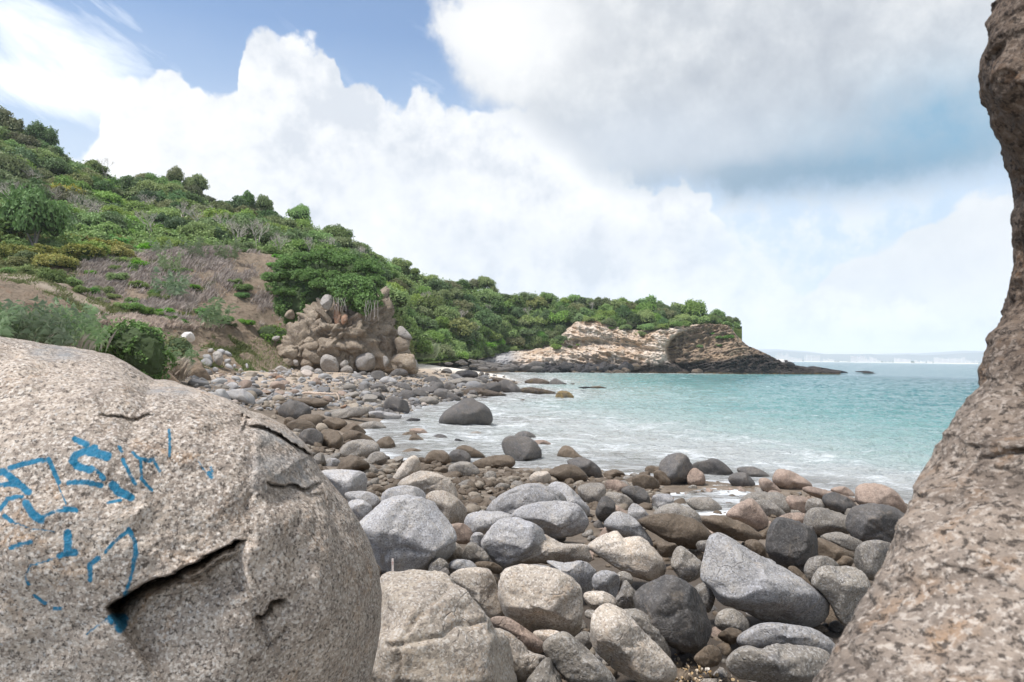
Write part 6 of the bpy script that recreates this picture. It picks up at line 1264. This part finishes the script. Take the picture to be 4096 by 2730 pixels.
P = hsamp(90000, 140, 660, 1.9, 4.0, dry, .5, r9); grass_mass('dry_grass', 'purplish brown dead grass covering the bank', P, LM['dry'], .25, .85, r9, .035)
P = hsamp(26000, 200, 560, .95, 1.9, dry, .5, r9); grass_mass('dry_grass', 'strip of dead grass along the eroded terrace edge', P, LM['dry'], .2, .6, r9, .03)
P = np.concatenate([hsamp(60000, 0, 700, .3, 4.0, green * (forest < .5), .6, r9), hsamp(1200, 560, 680, .2, 1.2, None, .5, r9)]); grass_mass('green_grass', 'patches of short green grass and weeds on the bank', P, LM['grass'], .12, .4, r9, .035)
# thickets grown over solid shapes
def thicket(shapes, lab, mat, size, dens, name='vine_thicket', cat='vines', droop=.25):
    r_ = np.random.default_rng(len(lab)); out = []; mi = []; c0 = None
    for i, (ps, crop, dist, hk) in enumerate(shapes):
        P = poly(ps, crop); L, f, cen, rad = solid(P, dist, level=5, seed=900 + i + len(lab), facets=0, cracks=0, hk=hk, p=2.2, amp=2.2)
        if c0 is None: c0 = cen
        a, b, c = L[f[:, 0]], L[f[:, 1]], L[f[:, 2]]; nr = np.cross(b - a, c - a); ar = np.linalg.norm(nr, axis=1)
        if np.einsum('ij,ij->i', nr, a + b + c).mean() < 0: nr = -nr
        k = r_.choice(len(f), int(dens * ar.sum() * .5), p=ar / ar.sum()); u, v_ = r_.random((2, len(k), 1)); sw = (u + v_) > 1; u = np.where(sw, 1 - u, u); v_ = np.where(sw, 1 - v_, v_)
        Q = a[k] + (b[k] - a[k]) * u + (c[k] - a[k]) * v_; N = nr[k] / ar[k][:, None]
        cl = fbm((Q + cen) * (1.1 / max(size * 4, .4)), 3, 930 + i)
        Q = Q * .94 + N * (fbm((Q + cen) * (.35 / max(size, .12)) * .5, 3, 960 + i) * rad * .55)[:, None]; Q = Q + N * ((cl * .9 + r_.normal(0, .25, len(k))) * size * 2.2)[:, None]
        out.append(leaves(Q + cen, N + (0, 0, .4), size, r_)); mi.append(np.zeros(len(out[-1][1]), int))
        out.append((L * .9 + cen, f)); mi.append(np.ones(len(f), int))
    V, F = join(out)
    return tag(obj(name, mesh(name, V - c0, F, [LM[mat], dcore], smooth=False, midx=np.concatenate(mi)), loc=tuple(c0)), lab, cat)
thicket([('622,655 640,605 700,585 740,595 750,640 740,672 690,685 640,680', 'D', 96, .5), ('720,590 790,595 850,605 868,640 862,672 800,690 745,670', 'D', 95, .6)], 'rounded green shrubs crowning the bank above the outcrop', 'vine', .24, 55, 'vine_thicket')
thicket([('625,700 640,680 690,660 740,640 760,655 745,690 722,735 700,748 660,735', 'D', 88.5, .5)], 'bright green creeper spreading left of the perched boulder', 'vine', .22, 60)
thicket([('740,655 800,640 860,650 872,680 862,704 845,712 832,692 800,672 770,680', 'D', 82.5, .5), ('820,680 850,680 856,700 852,722 842,700', 'D', 80.6, .5), ('765,672 790,668 800,690 790,700', 'D', 81, .5)], 'vines hanging over the top edge of the outcrop', 'vine', .24, 60)
thicket([('225,765 300,746 358,755 384,785 384,850 350,872 300,850 262,806 228,790', 'D', 34, .75)], 'dense bright green vine-covered bush behind the painted boulder', 'vine', .13, 170, 'vine_covered_bush', 'bush')
thicket([('385,785 410,775 438,788 440,812 415,822 388,810', 'D', 52, .7)], 'small olive bush right of the vine-covered bush', 'olive', .12, 150, 'bush', 'bush')
thicket([('590,760 620,750 660,760 668,780 640,790 600,785', 'D', 85, .4)], 'thin green creeper on the bank left of the outcrop', 'bright', .18, 50)
for i, (X, Y, d_, s0, lab) in enumerate([(880, 740, 120, 5.5, 'shrub hanging beside the right end of the outcrop'), (905, 790, 128, 5.0, 'green shrub behind the rock stack'), (885, 690, 118, 5, 'tree crowding the top right end of the outcrop'), (960, 790, 140, 3.5, 'low shrub right behind the rock stack')]):
    tree(at(X, Y + 20, d_), s0, 'green' if i != 1 else 'olive', lab, name='shrub', cat='shrub', trunk=False)
for x_, y_, dd_, s_ in [(640, 640, 93, 2.2), (668, 612, 94, 2.4), (705, 596, 94, 2.2), (748, 600, 93, 2.6), (795, 606, 92, 2.4), (838, 618, 91, 2.2), (862, 650, 90, 2.0), (700, 640, 91, 2.2), (735, 655, 89, 1.8), (770, 640, 89, 2.0), (820, 650, 88, 2.0), (655, 670, 92, 1.6)]:
    r_ = obj('shrub', t_.choice(CROWN_V), loc=tuple(at(x_, y_ + 16, dd_)), rot=(0, 0, t_.uniform(0, 6)), scale=(s_, s_, s_ * .9)); tag(r_, 'bright leafy shrub on the outcrop bank, ' + ('left' if x_ < 700 else 'middle' if x_ < 790 else 'right') + (' upper edge' if y_ < 625 else ' lower edge'), 'shrub', 'shrubs on top of the outcrop bank')
# shrubs at the edge of the cliff, traced in the cliff crop
for X, Y, s0 in [(1075, 720, 2.2), (900, 640, 1.9), (480, 500, 2.6), (695, 540, 3.2), (880, 610, 2.6), (1130, 620, 3.6), (730, 640, 1.2), (830, 655, 1.0), (1910, 700, 1.0), (2000, 760, 1.6), (2110, 750, 2.0), (1990, 840, 1.3), (1760, 860, 1.4), (235, 855, 1.0), (330, 835, .8), (1340, 620, 2.4), (1480, 590, 2.4), (1600, 590, 2.4), (1250, 640, 2.0), (90, 830, 3.2), (130, 780, 3.4), (60, 880, 2.4), (240, 775, .7)]:
    j = int(np.argmin(abs(cx - X))); col_ = cy_[j]; k = int(np.argmin(abs(col_ - Y))); P = CP[j, k].copy()
    P[:2] *= .999
    tree(P, s0, 'green' if X < 1900 else 'bright', 'green shrub clinging to the face of the headland cliff', 'shrubs clinging to the headland cliff', name='shrub', cat='shrub', trunk=False, hs=.8)
# giant cane
def cane_mesh(seed, n=16, h_=1.0, spread=.4):
    r_ = np.random.default_rng(seed); out = []
    for k in range(n):
        a = r_.uniform(0, 6.28); q_ = r_.random() ** .5 * spread; p0 = np.array([math.cos(a) * q_, math.sin(a) * q_, -.05]); hh = h_ * r_.uniform(.6, 1.05); ln = np.array([.16 + .2 * math.cos(a) * q_ / spread, .2 * math.sin(a), 0]) * hh
        pts = [p0 + np.array([0, 0, hh * t]) + ln * t * t for t in (0, .35, .7, 1.0)]; tv, tf = tube(pts, [.006, .005, .004, .002], 3)
        out.append((tv, np.concatenate([tf[:, [0, 1, 2]], tf[:, [0, 2, 3]]])))
        for j in range(20):
            t = .2 + .8 * j / 19 + r_.uniform(-.02, .02); b0 = p0 + np.array([0, 0, hh * t]) + ln * t * t; aa = r_.uniform(0, 6.28); L = r_.uniform(.09, .25) * (1.1 - .4 * t)
            dr = np.array([math.cos(aa) + .35, math.sin(aa), 0]); up = np.array([0, 0, 1]); sd_ = np.array([-dr[1], dr[0], 0]); sd_ = sd_ / np.linalg.norm(sd_) * L * .034
            m1 = b0 + dr * L * .45 + up * L * .42; tp = b0 + dr * L * .95 + up * L * r_.uniform(-.35, .6)
            out.append((np.array([b0, m1 - sd_, tp, m1 + sd_]), np.array([[0, 1, 2], [0, 2, 3]])))
    return join(out)
CANE = [mesh('cane_leaves', *cane_mesh(i), LM['reed'], smooth=False) for i in range(4)]
for i, (X, Y, d_, s0, w0, lab) in enumerate([(480, 750, 84, 3.4, 4.4, 'fan of silvery giant cane on the terrace edge'), (385, 690, 92, 4.0, 4.2, 'clump of giant cane halfway up the dead grass bank'), (385, 625, 100, 3.0, 3, 'thin cane stems above the middle clump on the bank'), (372, 590, 108, 2.6, 3.2, 'low cane clump at the top left of the dead grass bank'),
    (450, 602, 108, 3.4, 3.8, 'cane clump on the crest of the bank, left of two'), (520, 600, 108, 3.2, 3.2, 'cane clump on the crest of the bank, right of two'), (410, 848, 50, 1.6, 2.2, 'cane tuft beside the vine-covered bush')]):
    o_ = obj('cane_clump', CANE[i % 4], loc=tuple(at(X, Y, d_)), rot=(0, 0, i), scale=(w0, w0, s0)); tag(o_, lab, 'giant cane')
rb = obj('reed_bed', None, loc=tuple(at(90, 800, 38))); tag(rb, 'broad bed of giant reeds behind the painted boulder at the left edge', 'reeds')
for i in range(26):
    X = -120 + i * 12.5 + t_.uniform(-8, 8); d_ = t_.uniform(31.5, 39); hh = np.interp(X, [-100, 0, 60, 130, 190, 215], [2.2, 2.0, 1.7, 2.0, 2.1, 1.3]) * t_.uniform(.85, 1.1)
    p_ = Vector(at(X, 806 - max(0, (X - 150) * .1), d_)) - rb.location
    obj('reed_clump', CANE[i % 4], rb, loc=p_, rot=(0, 0, i * .9), scale=(2.0, 2.0, hh))
P = np.concatenate([np.array([at(X, 812, d_) for X, d_ in zip(r9.uniform(-100, 190, 5000), r9.uniform(33, 40, 5000))])]); P[:, :2] += r9.normal(0, .3, (len(P), 2))
grass_mass('dead_reeds', 'brown dead reeds among the green reed bed', P[:1000], LM['dry'], .5, 1.1, r9, .007)
P = np.array([at(X, Y, d_) for X, Y, d_ in zip(r9.uniform(360, 425, 2500), r9.uniform(842, 878, 2500), r9.uniform(44, 47, 2500))]); grass_mass('dry_grass', 'dead grass tufts on the mound right of the vine-covered bush', P, LM['dry'], .25, .7, r9, .012)
P = np.array([at(X, Y, 150) for X, Y in zip(r9.uniform(955, 1000, 1500), r9.uniform(805, 825, 1500))]); grass_mass('reeds', 'green reeds at the back of the small white beach', P, LM['reed'], .8, 2., r9, .05)
tag(rock('soil_mound', poly('352,880 385,845 440,820 470,850 480,880 430,900 370,892', 'D'), 47, m_ := simple('brown_soil', (.26, .19, .13), .95, noise_=(2.5, (.15, .11, .075), .2)), level=5, seed=950, facets=3, amp=1.5), 'brown soil mound with dead grass right of the vine-covered bush', 'mound')
tag(rock('soil_mound', poly('225,800 260,780 330,800 390,860 420,900 300,900 230,850', 'D'), 38, m_, level=5, seed=951, facets=3, amp=1.5, hk=.5), 'shadowy brown bank beneath the vine-covered bush', 'mound')
tag(rock('soil_mound', poly('-150,800 -60,775 60,778 160,784 210,800 230,840 0,860 -150,860', 'D'), 44, m_, level=5, seed=952, facets=3, amp=1.2, hk=.3), 'brown ground rise carrying the reed bed', 'mound')
# pale roots and vines hanging on the outcrop
rt_ = obj('hanging_roots', None, loc=tuple(at(775, 690, 80.5))); tag(rt_, 'grey aerial roots hanging beside the perched boulder', 'roots')
for k in range(7):
    X0 = 768 + k * 4.2; pts = [at(X0 + t_.uniform(-3, 3), 684 + j * 8, 80.6 - .25 * j) for j in range(5)]
    v, f = tube(np.array(pts) - np.array(rt_.location), [.02, .025, .025, .02, .015], 5); obj('root', mesh('root', v, f, bark), rt_)
rt2 = obj('hanging_roots', None, loc=tuple(at(850, 690, 81))); tag(rt2, 'thin grey roots trailing down the right end of the outcrop', 'roots')
for k in range(7):
    X0 = 838 + k * 5; pts = [at(X0 + t_.uniform(-3, 3), 690 + j * 12, 80.9 - .2 * j) for j in range(5)]
    v, f = tube(np.array(pts) - np.array(rt2.location), [.025, .03, .03, .025, .015], 5); obj('root', mesh('root', v, f, bark), rt2)
# thin pole at the cliff end
p0 = at(1684.5, 772, 222); v, f = tube([p0, p0 + (0, 0, 3.9)], [.05, .03], 8)
tag(obj('pole', mesh('pole', v - p0, f, simple('grey_paint', (.3, .32, .34), .5)), loc=tuple(p0)), 'thin pole standing at the seaward edge of the cliff', 'pole')
# ------------------------------------------------------------------ far shore
def far_point(X, z, d):
    dr = ray(X * K, 1430.); a = math.atan2(dr[0], dr[1]); return np.array([math.sin(a) * d, math.cos(a) * d, z])
V, F = [], []
Xs = np.linspace(1500, 2900, 300)
for i, X in enumerate(Xs):
    V += [far_point(X, -2, 3420), far_point(X, 2.2, 3480), far_point(X, 3, 3600), far_point(X, 5, 6600)]
tag(obj('far_shore', mesh('far_shore', V, gridfaces(300, 4), simple('far_sand', (.72, .69, .62), .9))), kind='structure')
veg = []
V = [];
for i, X in enumerate(np.linspace(1500, 2900, 900)):
    hh = 6 + 5 * float(vnoise(np.array([X * .09, 0, 0]), 3)) + 4 * float(vnoise(np.array([X * .5, 0, 0]), 4))
    V += [far_point(X, 1, 3512), far_point(X, 2 + max(hh, 1) * .5, 3530), far_point(X, 1, 3570)]
tag(obj('treeline', mesh('treeline', V, gridfaces(900, 3), simple('far_trees', (.04, .07, .03), .9))), 'low tree line along the far shore', 'tree line', kind='stuff')
wall = simple('white_render', (.82, .80, .77), .8); glass = simple('far_windows', (.30, .34, .38), .3)
def hotel(X0, X1, hpx, dist, steps, lab, grp=None):
    a, b_ = far_point(X0, 0, dist), far_point(X1, 0, dist); wd = np.linalg.norm(b_ - a); u = (b_ - a) / wd; n = np.array([-u[1], u[0], 0]); hm = hpx / 1569 * dist
    r = obj('hotel', None, loc=tuple(a)); tag(r, lab, 'hotel', grp)
    bv, bf, wv = [], [], []
    def box(x0, x1, z0, z1, y0, y1, lst):
        v = np.array([x * u + y * n + (0, 0, z) for z in (z0, z1) for x, y in ((x0, y0), (x1, y0), (x1, y1), (x0, y1))]); lst.append((v, np.array([(3, 2, 1, 0), (4, 5, 6, 7), (0, 1, 5, 4), (1, 2, 6, 5), (2, 3, 7, 6), (3, 0, 4, 7)])))
    for (f0, f1, hf) in steps:
        x0, x1, h_ = f0 * wd, f1 * wd, hf * hm; box(x0, x1, 0, h_, 0, 18, bv)
        nf = max(2, int(h_ / 3.2))
        for k in range(nf): box(x0 + 1, x1 - 1, 1.2 + k * h_ / nf, 1.2 + k * h_ / nf + h_ / nf * .28, -.4, 0, wv)
        box(x0 + wd * .02, x0 + min(wd * .08, 9), h_, h_ + 3, 4, 12, bv)
    obj('wall', mesh('wall', *join(bv), wall, smooth=False), r); obj('window_band', mesh('window_band', *join(wv), glass, smooth=False), r)
I_ = lambda X: 1666 + X * .2563
for a, b_, h_, st_, lab in [(440, 470, 8, [(0, 1, .6)], 'small white building just right of the headland rocks'), (455, 570, 12, [(0, .15, .7), (.15, .5, 1), (.5, .8, .75), (.8, 1, .9)], 'stepped white hotel nearest the headland tip'), (575, 690, 6, [(0, .4, 1), (.45, 1, .8)], 'low white hotel between the stepped hotel and the broad block'),
    (712, 770, 9.5, [(0, .35, .8), (.35, 1, 1)], 'left wing of the broad white hotel block'), (775, 852, 9.0, [(0, 1, 1)], 'right wing of the broad white hotel block'), (880, 980, 4, [(0, .3, .8), (.4, 1, 1)], 'low row of pale houses on the far shore'), (1128, 1180, 9, [(0, 1, 1)], 'plain pale block, first of the middle hotel group'),
    (1185, 1255, 9.5, [(0, .3, .8), (.3, 1, 1)], 'tall pale block in the middle hotel group'), (1250, 1290, 6.5, [(0, .5, 1), (.5, 1, .6)], 'sloping pale hotel in the middle group'), (1295, 1400, 7.5, [(0, .25, 1), (.25, .6, .8), (.6, 1, .4)], 'long pale hotel stepping down to the right'),
    (1518, 1560, 6.5, [(0, 1, 1)], 'white block left of the long white terrace'), (1562, 1665, 6, [(0, .5, 1), (.5, 1, .8)], 'long white terrace of holiday flats'), (1700, 1860, 3.4, [(0, .2, 1), (.3, .6, .7), (.7, 1, .9)], 'scattered low white houses on the far shore'), (1870, 1900, 8, [(0, 1, 1)], 'narrow white tower at the left of the right-hand hotels'),
    (1902, 2000, 7.5, [(0, .5, 1), (.5, 1, .85)], 'white hotel with two heights in the right-hand group'), (2005, 2060, 7.5, [(0, 1, 1)], 'square white hotel in the right-hand group'), (2062, 2120, 7, [(0, 1, 1)], 'white hotel left of the last tower'), (2122, 2152, 9, [(0, 1, 1)], 'last tall white tower on the right'), (2158, 2270, 4.5, [(0, .3, 1), (.35, .7, .7), (.75, 1, .9)], 'low white houses at the right end of the far shore'),
    (2300, 2420, 8, [(0, .5, 1), (.5, 1, .8)], 'white hotel mostly hidden behind the near rock face')]:
    hotel(I_(a), I_(b_), h_ * 1.45, 3505, st_, lab)
mm_ = simple('mountain_slopes', (.07, .10, .08), .95, noise_=(.002, (.11, .12, .09), 8.))
def mountain(name, prof, d, seed, lab=None):
    az_ = np.linspace(-75, 80, 700); base = np.interp(az_, [azel(x, 800)[0] for x, _ in prof], [h_ for _, h_ in prof])
    t = np.linspace(0, 1, 24); A2, T2 = np.meshgrid(np.radians(az_), t, indexing='ij'); H2 = base[:, None] * (1 - (2 * T2 - 1) ** 2) ** .8
    R2 = d + (T2 - .5) * 2200; X, Y = np.sin(A2) * R2, np.cos(A2) * R2
    H2 = H2 * .85 * (1 + .22 * fbm(np.stack([X * .0011, Y * .0011, X * 0], -1), 5, seed, ridged=True)) * 1.0 + 0
    tag(obj(name, mesh(name, np.stack([X, Y, H2 - 3], -1).reshape(-1, 3), gridfaces(*X.shape)[:, ::-1], mm_)), kind='structure')
mountain('mountains', [(1200, 120), (1600, 105), (1700, 110), (1800, 140), (1860, 118), (1900, 105), (1950, 112), (2000, 118), (2040, 100), (2085, 112), (2115, 96), (2200, 120), (2270, 135), (2400, 150)], 9500, 31)
mountain('mountains', [(1200, 150), (1640, 160), (1720, 190), (1790, 215), (1850, 190), (1900, 150), (1960, 130), (2100, 150), (2200, 190), (2300, 215), (2420, 230)], 12500, 33)
# ------------------------------------------------------------------ haze
v = np.array([(x, y, z) for z in (-60., 420.) for x, y in ((-15500, -600), (15500, -600), (15500, 15000), (-15500, 15000))])
v[:4, 2] = -25
m = bpy.data.materials.new('haze_air'); m.use_nodes = True; m.node_tree.nodes.clear()
pv = m.node_tree.nodes.new('ShaderNodeVolumePrincipled'); oo = m.node_tree.nodes.new('ShaderNodeOutputMaterial'); m.node_tree.links.new(pv.outputs[0], oo.inputs['Volume'])
pv.inputs['Color'].default_value = (.87, .93, 1, 1); pv.inputs['Density'].default_value = 1.35e-4; pv.inputs['Anisotropy'].default_value = 0
tag(obj('haze', mesh('haze', v, [(3, 2, 1, 0), (4, 5, 6, 7), (0, 1, 5, 4), (1, 2, 6, 5), (2, 3, 7, 6), (3, 0, 4, 7)], m, smooth=False)), kind='stuff')
